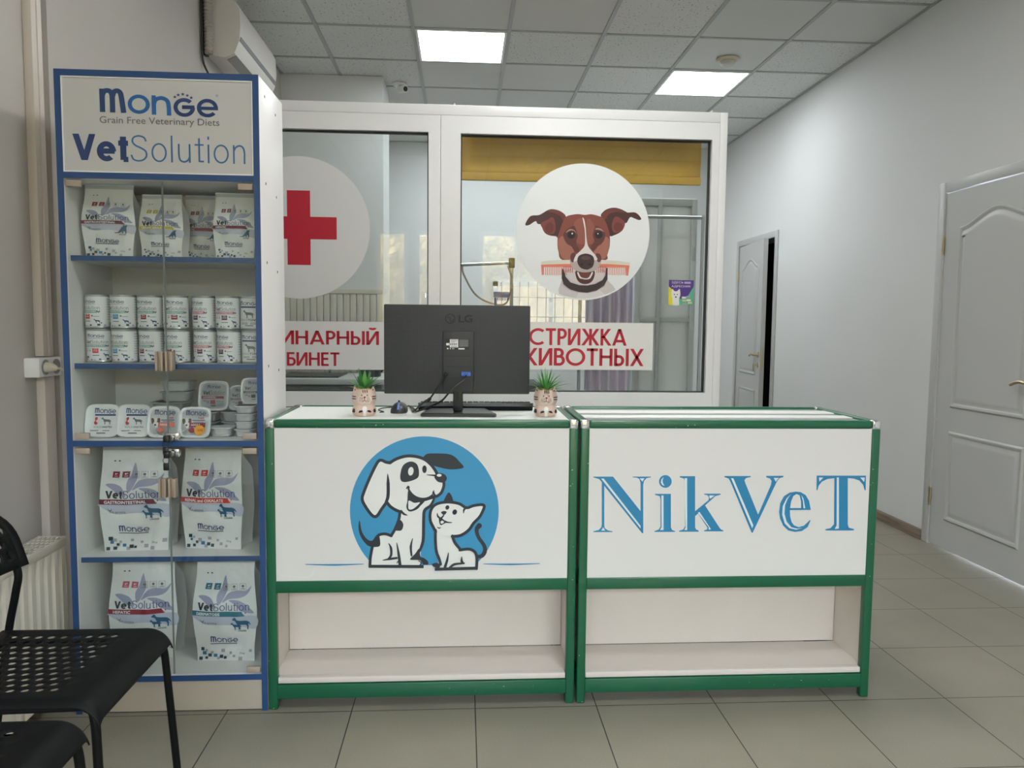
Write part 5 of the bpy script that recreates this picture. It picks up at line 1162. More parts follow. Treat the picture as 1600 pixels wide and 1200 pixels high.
mb = MB(); mb.tube(catmull3([mc + Vector((0, ML - 0.002, 0.008)), mc + Vector((-0.005, ML + 0.03, 0.004)), mc + Vector((-0.03, ML + 0.06, 0.003)), mc + Vector((-0.06, ML + 0.05, 0.003)), mc + Vector((-0.075, ML - 0.01, 0.003)), mc + Vector((-0.06, 0.0, 0.003)), mc + Vector((-0.05, -0.025, 0.003)), mc + Vector((-0.062, -0.035, 0.003))], 7), 0.0019, 8); mb.build('mouse_cable', M_PLASTIC, ms)

# ---- cat-shaped pots with plants
M_CLAY = mat('pot_clay', (214, 188, 174), 0.5, noise=(40, 0.03)); M_FACE = mat('pot_white', (236, 232, 228), 0.5); M_LINE = mat('pot_black', (30, 27, 27), 0.5); M_NOSE = mat('pot_nose', (150, 52, 66), 0.5)
def prof_r(z):
    K = [(0, 0.029), (0.004, 0.033), (0.012, 0.0385), (0.022, 0.0388), (0.031, 0.0345), (0.0355, 0.032), (0.041, 0.0335), (0.052, 0.0385), (0.064, 0.0392), (0.076, 0.0365), (0.088, 0.0335), (0.094, 0.033)]
    for (z0, r0), (z1, r1) in zip(K, K[1:]):
        if z <= z1:
            t = (z - z0) / (z1 - z0); t = t * t * (3 - 2 * t) * 0.5 + t * 0.5; return r0 + (r1 - r0) * t
    return K[-1][1]
def cat_pot(x, y, rz, seed, narrow, label):
    r = thing('cat_planter', label, 'plant pot', (0, 0, 0), 'cat shaped plant pots on the counter'); rnd = random.Random(seed)
    H = 0.088; n = 56; rings = []
    def rim(a):
        e = 0.0
        for a0 in (math.radians(-90 + 62), math.radians(-90 - 62)):
            d = math.atan2(math.sin(a - a0), math.cos(a - a0)); e += 0.013 * math.exp(-(d / 0.17) ** 2)
        return e
    for k in range(23):
        t = k / 22; R = []
        for q in range(n):
            a = 2 * PI * q / n; z = t * H; rr = prof_r(z); zz = z + rim(a) * max(0, (t - 0.8) / 0.2) ** 1.3; R.append(Vector((rr * math.cos(a), rr * 0.92 * math.sin(a), zz)))
        rings.append(R)
    top = rings[-1]
    rings.append([Vector((p.x * 0.9, p.y * 0.9, p.z - 0.0006 - 0.35 * max(0, p.z - H))) for p in top]); rings.append([Vector((p.x * 0.86, p.y * 0.86, H - 0.012)) for p in top])
    mb = MB(); mb.loft(rings); mb.build('pot_body', M_CLAY, r, 60)
    # painted face: u across -100..100 over the width, v height in mm
    def f(u, v, h):
        z = v / 1000; rr = prof_r(z) + h; xx = u / 1000 * 0.99; s = max(0.0, 1 - (xx / rr) ** 2); return Vector((xx, -rr * 0.92 * math.sqrt(s), z))
    a = Art()
    a.ell(-6.0, 55, 14, 12.5, M_FACE, 24); a.ell(10.8, 55, 14, 12.5, M_FACE, 24); a.blob([(-3, 64), (2.4, 73), (8, 64)], mat('pot_pink', (232, 204, 196), 0.5), 4)
    a.blob([(-1, 64.5), (2.4, 66), (6, 64.5), (5, 61), (2.4, 58.5), (0, 61)], M_NOSE, 3)
    a.stroke([(2.2, 58), (2.2, 54), (-1, 51), (-5, 51)], 0.9, M_LINE); a.stroke([(2.2, 54), (6, 51), (11, 52)], 0.9, M_LINE)
    for _ in range(20): a.ell(rnd.choice((-7, 11)) + rnd.uniform(-7, 7), 55 + rnd.uniform(-7, 7), 0.8, 0.8, M_LINE, 6)
    a.ell(-7, 69, 1.9, 2.1, M_LINE, 12); a.ell(11, 69, 1.9, 2.1, M_LINE, 12)
    for k, xx in enumerate((-3, 3.5, 10)): a.stroke([(xx - 0.6, 85.5), (xx + 0.6, 78.5)], 2.8, M_LINE)
    for s in (-1, 1):
        for zz in (65, 57.5): a.stroke([(s * 37.2, zz), (s * 33, zz - 0.4), (s * 26.5, zz - 0.2)], [2.6, 3.4, 2.6], M_LINE)
    a.blob([(-5, 27), (-3, 32), (2, 34), (7, 32.5), (9.5, 27), (6.5, 14), (6.5, 2), (-2.5, 2), (-2.5, 14)], M_FACE, 4)
    a.blob([(-17, 15), (-14, 20), (-7, 21), (-3.5, 17.5), (-9, 14.5), (-16, 13)], M_LINE, 4); a.blob([(11, 20), (17, 21.5), (22.5, 17.5), (22.5, 13.5), (16, 14.5), (11, 17)], M_LINE, 4)
    a.blob([(-37.5, 15), (-35, 24), (-30, 25.5), (-28.5, 17), (-31, 12.5)], M_LINE, 4); a.blob([(37.5, 15), (35, 24), (31.5, 24), (30, 17), (33, 12.5)], M_LINE, 4)
    for s in (-1, 1): a.ell(s * 28.5, 86, 1.8, 2.4, M_LINE, 10)
    a.build('painted_print', r, f, eps=0.00006, base=0.0003, maxlen=4)
    mb = MB()
    for _ in range(60):
        an, q = rnd.uniform(0, 2 * PI), math.sqrt(rnd.random()) * 0.026; s = rnd.uniform(0.003, 0.0046); bm = bmesh.new(); bmesh.ops.create_icosphere(bm, subdivisions=1, radius=s)
        for v in bm.verts: v.co += Vector((q * math.cos(an), q * 0.92 * math.sin(an), H - 0.002 + rnd.uniform(0, 0.004)))
        mb.bm(bm, 0, True)
    pb = mb.build('pebbles', mat('pebble_tan', (196, 166, 112), 0.7, noise=(200, 0.25)), r); pb['kind'] = 'stuff'
    # leaves
    mb = MB(); cnt = 54 if narrow else 18; Lmax = 0.080 if narrow else 0.070
    for k in range(cnt):
        az = 2.39996 * k + rnd.uniform(-0.2, 0.2); f_ = (k + 0.5) / cnt; el = math.radians(88 - (72 if narrow else 62) * f_ ** 0.8); L = Lmax * (0.8 + 0.3 * rnd.random()) * (1.0 if f_ < 0.7 else 0.86)
        w0 = (0.0034 if narrow else 0.0095) * rnd.uniform(0.85, 1.15); d = Vector((math.cos(az), math.sin(az), 0)); L *= 0.6 if (narrow and d.x < -0.2 and d.y > -0.4 and f_ > 0.3) else 1.0; side = Vector((-math.sin(az), math.cos(az), 0)); p = Vector((0, 0, H - 0.006)) + d * 0.005
        rg = []; e = el; N = 9
        for j in range(N):
            t = j / (N - 1); wd = w0 * (0.75 + 0.6 * t if t < 0.4 else 1.0 - ((t - 0.4) / 0.6) ** 1.6 * 0.985); th = wd * (0.34 if not narrow else 0.5)
            up = d * (-math.sin(e)) + Vector((0, 0, math.cos(e)))
            rg.append([p + side * wd, p + side * wd * 0.5 - up * th * 0.8, p - up * th, p - side * wd * 0.5 - up * th * 0.8, p - side * wd, p + up * th * 0.25])
            e -= (0.075 if narrow else 0.05) * (1 if f_ > 0.25 else 0.4); p = p + (d * math.cos(e) + Vector((0, 0, math.sin(e)))) * (L / (N - 1))
        mb.loft(rg, k % 3)
    mb.build('foliage', [mat('leaf_green_a', (74, 144, 66), 0.45), mat('leaf_green_b', (52, 116, 58), 0.45), mat('leaf_green_c', (104, 164, 82), 0.45)], r, 60)
    r.location = (x, y, TOPZ + 0.0004); r.rotation_euler = (0, 0, rz); return r
cat_pot(-0.3205, 2.478, 0.10, 5, False, 'tabby cat planter with broad green leaves beside the mouse')
cat_pot(0.2705, 2.476, -0.10, 6, True, 'tabby cat planter with thin spiky leaves at the counter joint')
# ================================================================ STICKERS ON THE PARTITION GLASS
SY = PG - 0.0032
def on_glass(px, py, h): p = ony(px, py, SY); return Vector((p.x, SY - h, p.z))
def plate(name, label, cat, x0, z0, x1, z1, m, round_=None):
    r = thing(name, label, cat, ((x0 + x1) / 2, SY, z0)); mb = MB()
    if round_: mb.lathe([(round_, 0.0), (round_, -0.0012)], ((x0 + x1) / 2, SY, (z0 + z1) / 2), 96, axis='y', smooth=False)
    else: mb.box((x0, SY - 0.0012, z0), (x1, SY, z1))
    b = mb.build('sticker_film', m, r); return r, b
FB = 0.0015
# red cross in a white disc
cc, cr_ = on_glass(467, 356, 0), on_glass(578, 356, 0); R_ = cr_.x - cc.x
r, b = plate('round_sticker', 'round white window sticker with a red cross, partly behind the cabinet', 'sticker', cc.x - R_, cc.z - R_, cc.x + R_, cc.z + R_, mat('sticker_grey_white', (222, 223, 224), 0.5), R_)
a = Art(); s = R_ / 111.0
for x0, z0, x1, z1 in ((-18, -58, 18, 58), (-59, -17.5, -18, 17.5), (18, -17.5, 59, 17.5)): a.rect(cc.x + x0 * s, cc.z + z0 * s, cc.x + x1 * s, cc.z + z1 * s, M_RED, up=False)
a.build('cross_print', b, lambda u, v, h: Vector((u, SY - h, v)), base=FB)
# lettering strips
def gx(px, py): p = on_glass(px, py, 0); return p.x, p.z
e0, e1 = gx(600, 503), gx(600, 578)
r, b = plate('sign_sticker', 'white sign strip with red lettering beneath the red cross', 'sign', -1.225, e1[1], e0[0], e0[1], mat('sticker_strip_grey', (224, 224, 225), 0.5))
a = Art()
def adv(t): return sum(GLYPH[c][0] + 0.09 for c in t) - 0.09
def sign(word, seen, pa, pb, yt, yb):        # seen: the visible tail of the word, measured from pa to pb
    xa, xb = gx(pa, (yt + yb) / 2)[0], gx(pb, (yt + yb) / 2)[0]; w_ = adv(word) / adv(seen) * (xb - xa); a.glyphs(word, xb - w_, xb, gx((pa + pb) / 2, yb)[1], gx((pa + pb) / 2, yt)[1], M_RED, 0.155)
sign('ВЕТЕРИНАРНЫЙ', 'НАРНЫЙ', 462, 592, 517, 538.5)
sign('КАБИНЕТ', 'БИНЕТ', 448.5, 530.5, 550.5, 571.5)
a.build('lettering', b, lambda u, v, h: Vector((u, SY - h, v)), base=FB)
e0, e1 = gx(1021, 505), gx(1021, 578.5)
r, b = plate('sign_sticker', 'white sign strip with red lettering beneath the dog picture, partly behind the monitor', 'sign', gx(800, 540)[0], e1[1], e0[0], e0[1], M_PRINT_W)
a = Art(); sign('СТРИЖКА', 'СТРИЖКА', 827, 979, 513.5, 539.5); sign('ЖИВОТНЫХ', 'ИВОТНЫХ', 842, 1005, 544.5, 571.5)
a.build('lettering', b, lambda u, v, h: Vector((u, SY - h, v)), base=FB)
# dog with a comb
cc, cr_ = on_glass(911, 363, 0), on_glass(1015, 363, 0); R_ = cr_.x - cc.x
r, b = plate('round_sticker', 'round white window sticker with a brown dog holding a comb', 'sticker', cc.x - R_, cc.z - R_, cc.x + R_, cc.z + R_, mat('sticker_cool_white', (238, 242, 243), 0.5), R_)
a = Art(); C = lambda n, c: mat('dog_' + n, c, 0.55)
cx_, cy_, rr_ = 808, 424, 826
arc = [(cx_ + rr_ * math.cos(t), cy_ + rr_ * math.sin(t)) for t in [math.radians(60.5 + (111.5 - 60.5) * k / 20) for k in range(21)]]
a.poly([(552, 900), (545, 1010), (520, 1080), (500, 1140)] + arc[::-1] + [(1180, 1090), (1120, 1030), (1100, 900), (830, 860)], C('chest', (208, 203, 204)))
a.poly(arc[4:15] + [(780, 1120), (900, 1120), (1000, 1130)], C('chest2', (222, 219, 219)))
a.blob([(590, 232), (560, 185), (500, 150), (420, 135), (360, 150), (300, 187), (250, 210), (170, 215), (130, 242), (92, 305), (92, 338), (140, 330), (213, 285), (240, 318), (285, 330), (305, 390), (340, 440), (400, 466), (470, 475), (500, 500), (530, 400), (560, 310)], C('ear_dark', (74, 42, 42)), 5)
a.blob([(432, 238), (360, 268), (278, 316), (312, 390), (348, 436), (405, 448), (450, 430), (465, 350)], C('ear_inner', (126, 64, 58)), 5)
a.blob([(400, 300), (330, 350), (350, 420), (410, 430), (440, 360)], C('ear_inner2', (108, 50, 47)), 5)
a.blob([(360, 158), (420, 140), (500, 152), (570, 192), (592, 232), (560, 280), (522, 225), (450, 185)], C('ear_top', (112, 54, 47)), 5)
a.blob([(1030, 218), (1060, 167), (1120, 130), (1200, 117), (1280, 135), (1340, 165), (1370, 178), (1450, 175), (1500, 205), (1535, 258), (1500, 270), (1440, 247), (1395, 237), (1352, 305), (1320, 312), (1310, 382), (1270, 425), (1200, 460), (1142, 470), (1110, 390), (1075, 290)], C('ear_dark', (74, 42, 42)), 5)
a.blob([(1225, 225), (1300, 268), (1332, 305), (1312, 380), (1265, 418), (1195, 428), (1165, 355), (1185, 265)], C('ear_inner', (126, 64, 58)), 5)
a.blob([(1230, 300), (1300, 330), (1290, 390), (1220, 410), (1190, 350)], C('ear_inner2', (108, 50, 47)), 5)
a.blob([(1040, 222), (1070, 170), (1130, 136), (1210, 126), (1290, 145), (1330, 180), (1220, 170), (1130, 200), (1080, 270)], C('ear_top', (112, 54, 47)), 5)
a.blob([(598, 228), (680, 204), (750, 197), (830, 207), (910, 199), (1000, 220), (1052, 242), (1092, 300), (1122, 380), (1142, 470), (1140, 600), (1110, 700), (1092, 770), (830, 800), (548, 770), (500, 662), (488, 580), (492, 480), (515, 400), (552, 300)], C('coat', (134, 70, 58)), 5)
lt = C('coat_light', (164, 106, 90)); dk = C('coat_dark', (98, 54, 50)); md = C('coat_mid', (148, 86, 72))
a.blob([(500, 520), (560, 470), (600, 560), (680, 620), (690, 720), (620, 770), (545, 740), (505, 640)], lt, 5); a.blob([(1135, 520), (1080, 480), (1040, 570), (960, 620), (950, 700), (1020, 760), (1090, 740), (1130, 640)], lt, 5)
a.blob([(700, 300), (790, 250), (820, 420), (830, 560), (740, 560), (700, 440)], md, 5); a.blob([(930, 300), (860, 260), (850, 420), (860, 560), (930, 560), (960, 430)], md, 5)
a.blob([(560, 460), (610, 385), (690, 345), (720, 390), (740, 470), (720, 560), (760, 640), (720, 680), (660, 600), (600, 560)], dk, 5); a.blob([(1085, 455), (1050, 390), (975, 345), (945, 395), (930, 470), (950, 540), (905, 610), (940, 660), (1000, 590), (1060, 540)], dk, 5)
a.blob([(590, 430), (640, 385), (700, 400), (730, 450), (700, 410), (650, 402)], C('brow', (176, 140, 128)), 4); a.blob([(1070, 420), (1030, 380), (975, 370), (960, 390), (1000, 392), (1040, 405)], C('brow', (176, 140, 128)), 4)
ey = C('eye', (40, 28, 30)); a.ell(660, 457, 54, 50, C('lid', (66, 42, 42))); a.ell(1005, 455, 52, 50, C('lid', (66, 42, 42))); a.ell(662, 458, 42, 42, ey); a.ell(1004, 457, 42, 42, ey)
a.ell(672, 440, 10, 10, M_PRINT_W, 12); a.ell(993, 442, 8, 8, M_PRINT_W, 12)
# comb behind the muzzle
iv, og, tp = C('comb_ivory', (222, 219, 204)), C('comb_orange', (226, 128, 106)), C('comb_tooth', (224, 146, 124))
a.poly([(285, 790), (400, 776), (540, 770), (1040, 768), (1250, 782), (1390, 800), (1388, 840), (1040, 822), (540, 822), (282, 834)], iv)
a.poly([(282, 830), (560, 820), (1100, 820), (1388, 838), (1370, 965), (1345, 965), (1338, 866), (320, 858), (318, 955), (292, 957)], og)
k = 336
while k < 1335: a.rect(k, 850, k + 10, 958, tp if (k < 560 or k > 1100) else C('tooth_mid', (196, 104, 88)), up=False); k += 22
a.poly([(600, 930), (620, 990), (690, 1045), (760, 1075), (830, 1087), (910, 1075), (1000, 1035), (1060, 980), (1075, 930), (1000, 880), (680, 880)], C('jaw', (216, 208, 208)))
k = 560
while k < 1100:
    if not 690 < k < 960: a.rect(k, 850, k + 9, 930, C('tooth_mid', (196, 104, 88)), up=False)
    k += 22
a.blob([(718, 905), (830, 925), (945, 905), (945, 985), (905, 1050), (830, 1072), (760, 1048), (722, 990)], C('mouth', (78, 44, 48)), 5); a.blob([(770, 930), (830, 915), (890, 930), (880, 985), (830, 995), (780, 985)], C('palate', (112, 54, 52)), 4)
a.stroke([(742, 930), (768, 985), (800, 1000), (850, 1006), (890, 990), (922, 930)], [20, 22, 14, 14, 22, 20], C('teeth', (232, 226, 220)))
a.blob([(640, 770), (690, 720), (740, 690), (830, 660), (930, 690), (990, 720), (1035, 770), (1010, 850), (950, 905), (830, 925), (720, 905), (665, 850)], C('muzzle', (186, 172, 170)), 5)
a.blob([(655, 700), (700, 680), (720, 740), (680, 800), (650, 770)], dk, 4); a.blob([(1020, 700), (970, 690), (965, 740), (1000, 800), (1035, 765)], dk, 4)
a.poly(catmull([(800, 240), (822, 265), (840, 370), (848, 480), (866, 585), (905, 645), (960, 710), (985, 770), (900, 760), (830, 690), (740, 770), (690, 790), (715, 715), (780, 650), (826, 590), (832, 480), (824, 370), (808, 290)], 4), C('blaze', (228, 222, 220)))
a.blob([(735, 770), (760, 715), (840, 690), (920, 715), (946, 770), (930, 850), (880, 885), (840, 890), (780, 870), (745, 825)], C('nose', (66, 46, 50)), 5); a.ell(840, 745, 60, 26, C('nose_hi', (92, 70, 72)), 20); a.ell(790, 825, 20, 14, C('nostril', (36, 24, 28)), 12); a.ell(890, 825, 20, 14, C('nostril', (36, 24, 28)), 12)
a.poly([(545, 870), (540, 1000), (570, 1080), (650, 1140), (760, 1172), (860, 1180), (980, 1150), (1070, 1090), (1112, 1010), (1114, 870), (1098, 870), (1085, 960), (1050, 1020), (960, 1070), (860, 1090), (760, 1085), (650, 1050), (590, 980), (566, 900)], C('collar', (58, 47, 50)))
a.stroke([(556, 1060), (640, 1130), (760, 1164), (860, 1171), (980, 1142), (1075, 1075)], 5, C('collar_stitch', (98, 86, 86)))
a.build('dog_print', b, lambda u, v, h: on_glass(810 + u * 0.125, 310 + v * 0.125, h), eps=0.00005, base=FB)
# small leaflet
p0, p1 = on_glass(1044, 476.5, 0), on_glass(1084, 438, 0)
r, b = plate('leaflet', 'small purple and green leaflet with a white terrier on the glass', 'leaflet', p0.x, p0.z, p1.x, p1.z, mat('leaflet_green', (92, 184, 148), 0.45))
a = Art(); pu = mat('leaflet_purple', (84, 56, 140), 0.45); ye = mat('leaflet_yellow', (232, 218, 60), 0.45)
a.poly([(0, 0), (123, 0), (123, 30), (95, 75), (60, 90), (30, 60), (0, 30)], pu); a.poly([(0, 30), (30, 55), (45, 118), (0, 118)], ye)
a.text('ЗДЕСЬ', 14, 72, 18, 6, M_PRINT_W, 0.0, 2); a.rect(76, 7, 108, 17, mat('leaflet_lilac', (190, 170, 220), 0.5)); a.text('АДРЕСНИК', 14, 108, 36, 24, M_PRINT_W, 0.0, 2)
a.blob([(22, 118), (20, 90), (14, 70), (18, 42), (28, 52), (42, 52), (54, 42), (58, 70), (52, 90), (52, 118)], M_PRINT_W, 4); a.ell(29, 68, 3, 3, M_INK, 8); a.ell(43, 68, 3, 3, M_INK, 8); a.ell(36, 80, 4.5, 3.5, M_INK, 10)
for k, (x, y) in enumerate(((66, 78), (88, 74), (68, 92), (90, 90), (70, 106), (96, 102))): a.rect(x, y, x + 20, y + 9, (M_PRINT_W, M_SQ3, mat('leaflet_beige', (220, 200, 160), 0.5))[k % 3])
W1, H1 = p1.x - p0.x, p1.z - p0.z
a.build('leaflet_print', b, lambda u, v, h: Vector((p0.x + u / 123 * W1, SY - h, p1.z - v / 118 * H1)), base=FB)

# ================================================================ BEHIND THE GLASS
bl = thing('roller_blind', 'mustard yellow roller blind hanging behind the glass above the dog picture', 'blind', (0.63, 4.10, 2.0))
bz0, bz1, bxa, bxb = 1.985, 2.32, -0.02, 1.272
M_BL = mat('blind_fabric', (206, 162, 62), 0.75, noise=(25, 0.04))
mb = MB(); mb.grid(lambda u, v: Vector((bxa + u * (bxb - bxa), 4.105 + 0.004 * math.sin(7 * v + 2 * u), bz0 + 0.03 + v * (bz1 - bz0 - 0.03) - u * 0.008)), 20, 12); o = mb.build('blind_cloth', M_BL, bl); md_ = o.modifiers.new('thickness', 'SOLIDIFY'); md_.thickness = 0.002
mb = MB(); mb.box((bxa - 0.002, 4.093, bz0 - 0.008), (bxb + 0.002, 4.117, bz0 + 0.034), 0.006); mb.build('bottom_bar', M_BL, bl)
mb = MB(); mb.tube([(bxa - 0.03, 4.105, 2.325), (bxb + 0.03, 4.105, 2.325)], 0.024, 20); mb.build('roller_tube', M_BL, bl)
mb = MB()
for x in (bxa - 0.035, bxb + 0.028): mb.box((x, PB + 0.0005, 2.29), (x + 0.006, 4.13, 2.355))
mb.build('mounting_bracket', M_PVC, bl)
# grooming arm on its table
gt = thing('grooming_table', 'steel grooming table with an overhead arm behind the glass', 'table', (0.0, 5.05, 0))
mb = MB(); mb.box((-0.48, 4.78, 0.80), (0.50, 5.32, 0.835), 0.006); mb.build('tabletop', mat('rubber_mat', (70, 74, 78), 0.8), gt)
for x in (-0.40, 0.42):
    for y in (4.84, 5.26): mb = MB(); mb.tube([(x, y, 0), (x, y, 0.80)], 0.016, 12); mb.build('leg', M_STEEL, gt)
mb = MB(); mb.tube([(0.315, 5.05, 0.83), (0.315, 5.05, 1.63)], 0.012, 14); mb.build('arm_post', M_STEEL, gt)
mb = MB(); mb.tube([(0.33, 5.05, 1.625), (-0.02, 5.05, 1.605)], 0.011, 14); mb.build('arm_bar', M_STEEL, gt)
mb = MB(); mb.box((0.295, 5.03, 1.59), (0.335, 5.07, 1.655), 0.006); mb.build('clamp', M_BLACK, gt)
mb = MB(); mb.tube(catmull3([(-0.01, 5.05, 1.595), (0.0, 5.05, 1.54), (0.08, 5.045, 1.41), (0.20, 5.04, 1.352), (0.285, 5.035, 1.365), (0.315, 5.03, 1.50), (0.29, 5.03, 1.60)], 7), 0.006, 8); mb.build('noose_cord', mat('cord_tan', (176, 160, 140), 0.7), gt)
cl = thing('hair_clip', 'blue plastic clip hanging on the grooming arm', 'clip', (0.24, 5.03, 1.4))
mb = MB(); mb.box((0.195, 5.020, 1.395), (0.30, 5.0295, 1.432), 0.004); mb.box((0.20, 5.020, 1.34), (0.215, 5.029, 1.395), 0.003); mb.build('clip_body', mat('clip_blue', (44, 96, 178), 0.4), cl)
mb = MB()
for k in range(7): mb.box((0.222 + 0.0105 * k, 5.022, 1.375), (0.2275 + 0.0105 * k, 5.028, 1.398))
mb.build('tooth', mat('clip_blue', (44, 96, 178), 0.4), cl)
# worktop unit with a sink along the pillar side
wu = thing('worktop_unit', 'grey cabinet with a pale worktop in the treatment room', 'cabinet', (-0.95, 5.5, 0))
mb = MB(); mb.box((XL + 0.002, 5.22, 0.08), (-0.56, 5.83, 0.80)); mb.build('carcass', mat('unit_grey', (96, 99, 102), 0.5), wu)
mb = MB(); mb.box((XL + 0.002, 5.19, 0.80), (-0.54, 5.835, 0.838), 0.004); mb.build('worktop', mat('pale_worktop', (196, 198, 196), 0.35), wu)
mb = MB(); mb.box((XL + 0.08, 5.30, 0.838), (-0.86, 5.72, 0.848), 0.004); mb.build('sink', mat('sink_dark', (44, 46, 48), 0.3), wu)
for k in range(3):
    x = XL + 0.01 + k * 0.262; mb = MB(); mb.box((x, 5.20, 0.10), (x + 0.252, 5.219, 0.785), 0.003); d = mb.build('cabinet_door', mat('unit_front', (86, 89, 93), 0.4), wu)
    mb = MB(); mb.tube([(x + 0.09, 5.19, 0.735), (x + 0.17, 5.19, 0.735)], 0.006, 10); mb.box((x + 0.09, 5.19, 0.73), (x + 0.096, 5.2005, 0.74)); mb.box((x + 0.164, 5.19, 0.73), (x + 0.17, 5.2005, 0.74)); mb.build('handle', M_STEEL, d)
mb = MB(); mb.tube([(-1.0, 5.77, 0.838), (-1.0, 5.77, 1.04)], 0.012, 12); mb.tube(catmull3([(-1.0, 5.77, 1.03), (-1.0, 5.74, 1.075), (-1.0, 5.68, 1.07), (-1.0, 5.64, 1.02)], 5), 0.010, 12); mb.build('tap', M_CHROME, wu)
kt = thing('electric_kettle', 'dark kettle on the pale worktop behind the glass', 'kettle', (-0.66, 5.45, 0.838))
MB().lathe([(0.07, 0.0005), (0.075, 0.01), (0.07, 0.10), (0.055, 0.17), (0.05, 0.18), (0.012, 0.19), (0.012, 0.205)], (-0.66, 5.45, 0.838), 28).build('kettle_body', mat('kettle_dark', (52, 58, 62), 0.3), kt)
mb = MB(); mb.tube(catmull3([(-0.60, 5.45, 0.99), (-0.555, 5.45, 0.99), (-0.55, 5.45, 0.92), (-0.59, 5.45, 0.87)], 5), 0.009, 10); mb.build('handle', M_PLASTIC, kt)
# tall drying cabinet with an aluminium-framed glass door
dc = thing('drying_cabinet', 'tall grey cabinet with an aluminium-framed door behind the glass', 'cabinet', (1.45, 5.75, 0))
M_ALU = mat('aluminium', (186, 190, 188), 0.45, metal=0.3)
mb = MB(); mb.box((1.26, 5.62, 0.02), (1.72, 6.10, 2.16), 0.004); mb.build('carcass', mat('locker_grey', (232, 234, 233), 0.5), dc)
mb = MB()
for x0, x1 in ((1.262, 1.302), (1.43, 1.456), (1.678, 1.718)): mb.box((x0, 5.585, 0.03), (x1, 5.618, 2.15), 0.003)
for z0, z1 in ((0.03, 0.08), (0.70, 0.73), (1.25, 1.28), (2.10, 2.15)): mb.box((1.302, 5.587, z0), (1.678, 5.616, z1), 0.002)
d = mb.build('door_frame', M_ALU, dc)
mb = MB(); mb.tube([(1.315, 5.575, 1.02), (1.315, 5.575, 1.14)], 0.008, 10); mb.box((1.31, 5.575, 1.02), (1.32, 5.586, 1.03)); mb.box((1.31, 5.575, 1.13), (1.32, 5.586, 1.14)); mb.build('handle', M_ALU, d)
mb = MB()
for z in (0.3, 1.7): mb.box((1.69, 5.576, z), (1.71, 5.586, z + 0.10), 0.003)
mb.build('hinge', M_STEEL, dc)
# iridescent shower curtain hanging on a rail
ct = thing('curtain', 'violet and blue patterned plastic curtain hanging behind the glass', 'curtain', (0.98, 5.35, 0.3))
mb = MB(); mb.grid(lambda u, v: Vector((0.86 + 0.34 * u, 5.36 + 0.022 * math.sin(u * 34), 0.35 + v * 1.62)), 90, 8); o = mb.build('curtain_cloth', cloth_print('curtain_print'), ct); md_ = o.modifiers.new('thickness', 'SOLIDIFY'); md_.thickness = 0.002
mb = MB(); mb.tube([(0.80, 5.36, 1.985), (1.70, 5.36, 1.985)], 0.012, 12); mb.tube([(0.82, 5.36, 0.0), (0.82, 5.36, 2.0)], 0.012, 12); mb.tube([(1.69, 5.36, 0.0), (1.69, 5.36, 2.0)], 0.012, 12); mb.build('curtain_rail', M_STEEL, ct)
# barred window in the back wall, bright frosted pane
wb = struct_root('window_4', (0.9, YB, 1.2))
mb = MB(); x0, x1, z0, z1 = 0.30, 1.50, 0.95, 1.66
mb.box((x0, YB - 0.03, z0), (x0 + 0.05, YB, z1)); mb.box((x1 - 0.05, YB - 0.03, z0), (x1, YB, z1)); mb.box((x0, YB - 0.03, z0), (x1, YB, z0 + 0.05)); mb.box((x0, YB - 0.03, z1 - 0.05), (x1, YB, z1)); mb.box((0.88, YB - 0.03, z0), (0.92, YB, z1)); mb.build('window_frame', M_PVC, wb)
mb = MB(); mb.box((x0 + 0.05, YB - 0.012, z0 + 0.05), (x1 - 0.05, YB - 0.006, z1 - 0.05)); mb.build('window_pane', emit('daylight_pane', (1.0, 0.93, 0.82), 0.85), wb)
mb = MB()
for k in range(12): x = x0 + 0.09 + k * 0.092; mb.tube([(x, YB - 0.045, z0), (x, YB - 0.045, z1)], 0.005, 6)
for z in (1.08, 1.30, 1.50): mb.tube([(x0, YB - 0.045, z), (x1, YB - 0.045, z)], 0.005, 6)
mb.build('grille', mat('grille_white', (190, 190, 186), 0.5), wb)

# ================================================================ CHAIRS
def perforated(nx, ny, lx, ly, fn, hole, parity=0):
    """Sheet of nx by ny staggered cells with round holes; fn(s, t) -> point, s 0..lx, t 0..ly."""
    mb = MB(); dx, dy = lx / nx, ly / ny
    for j in range(ny):
        off = (j + parity) % 2; t0, t1 = j * dy, (j + 1) * dy; tm = (t0 + t1) / 2
        spans = [(k * dx + (dx / 2 if off else 0), (k + 1) * dx + (dx / 2 if off else 0)) for k in range(nx - (1 if off else 0))]
        if off: 
            for s0, s1 in ((0, dx / 2), (lx - dx / 2, lx)): mb.add([fn(s0, t0), fn(s1, t0), fn(s1, t1), fn(s0, t1)], [(0, 1, 2, 3)], 0, True)
        for s0, s1 in spans:
            sm = (s0 + s1) / 2
            outer = [(s0, t0), (sm, t0), (s1, t0), (s1, tm), (s1, t1), (sm, t1), (s0, t1), (s0, tm)]
            r = hole; inner = [(sm + r * math.cos(math.radians(a_)), tm + r * math.sin(math.radians(a_))) for a_ in (225, 270, 315, 0, 45, 90, 135, 180)]
            mb.add([fn(*p) for p in outer + inner], [(k, (k + 1) % 8, 8 + (k + 1) % 8, 8 + k) for k in range(8)], 0, True)
    return mb
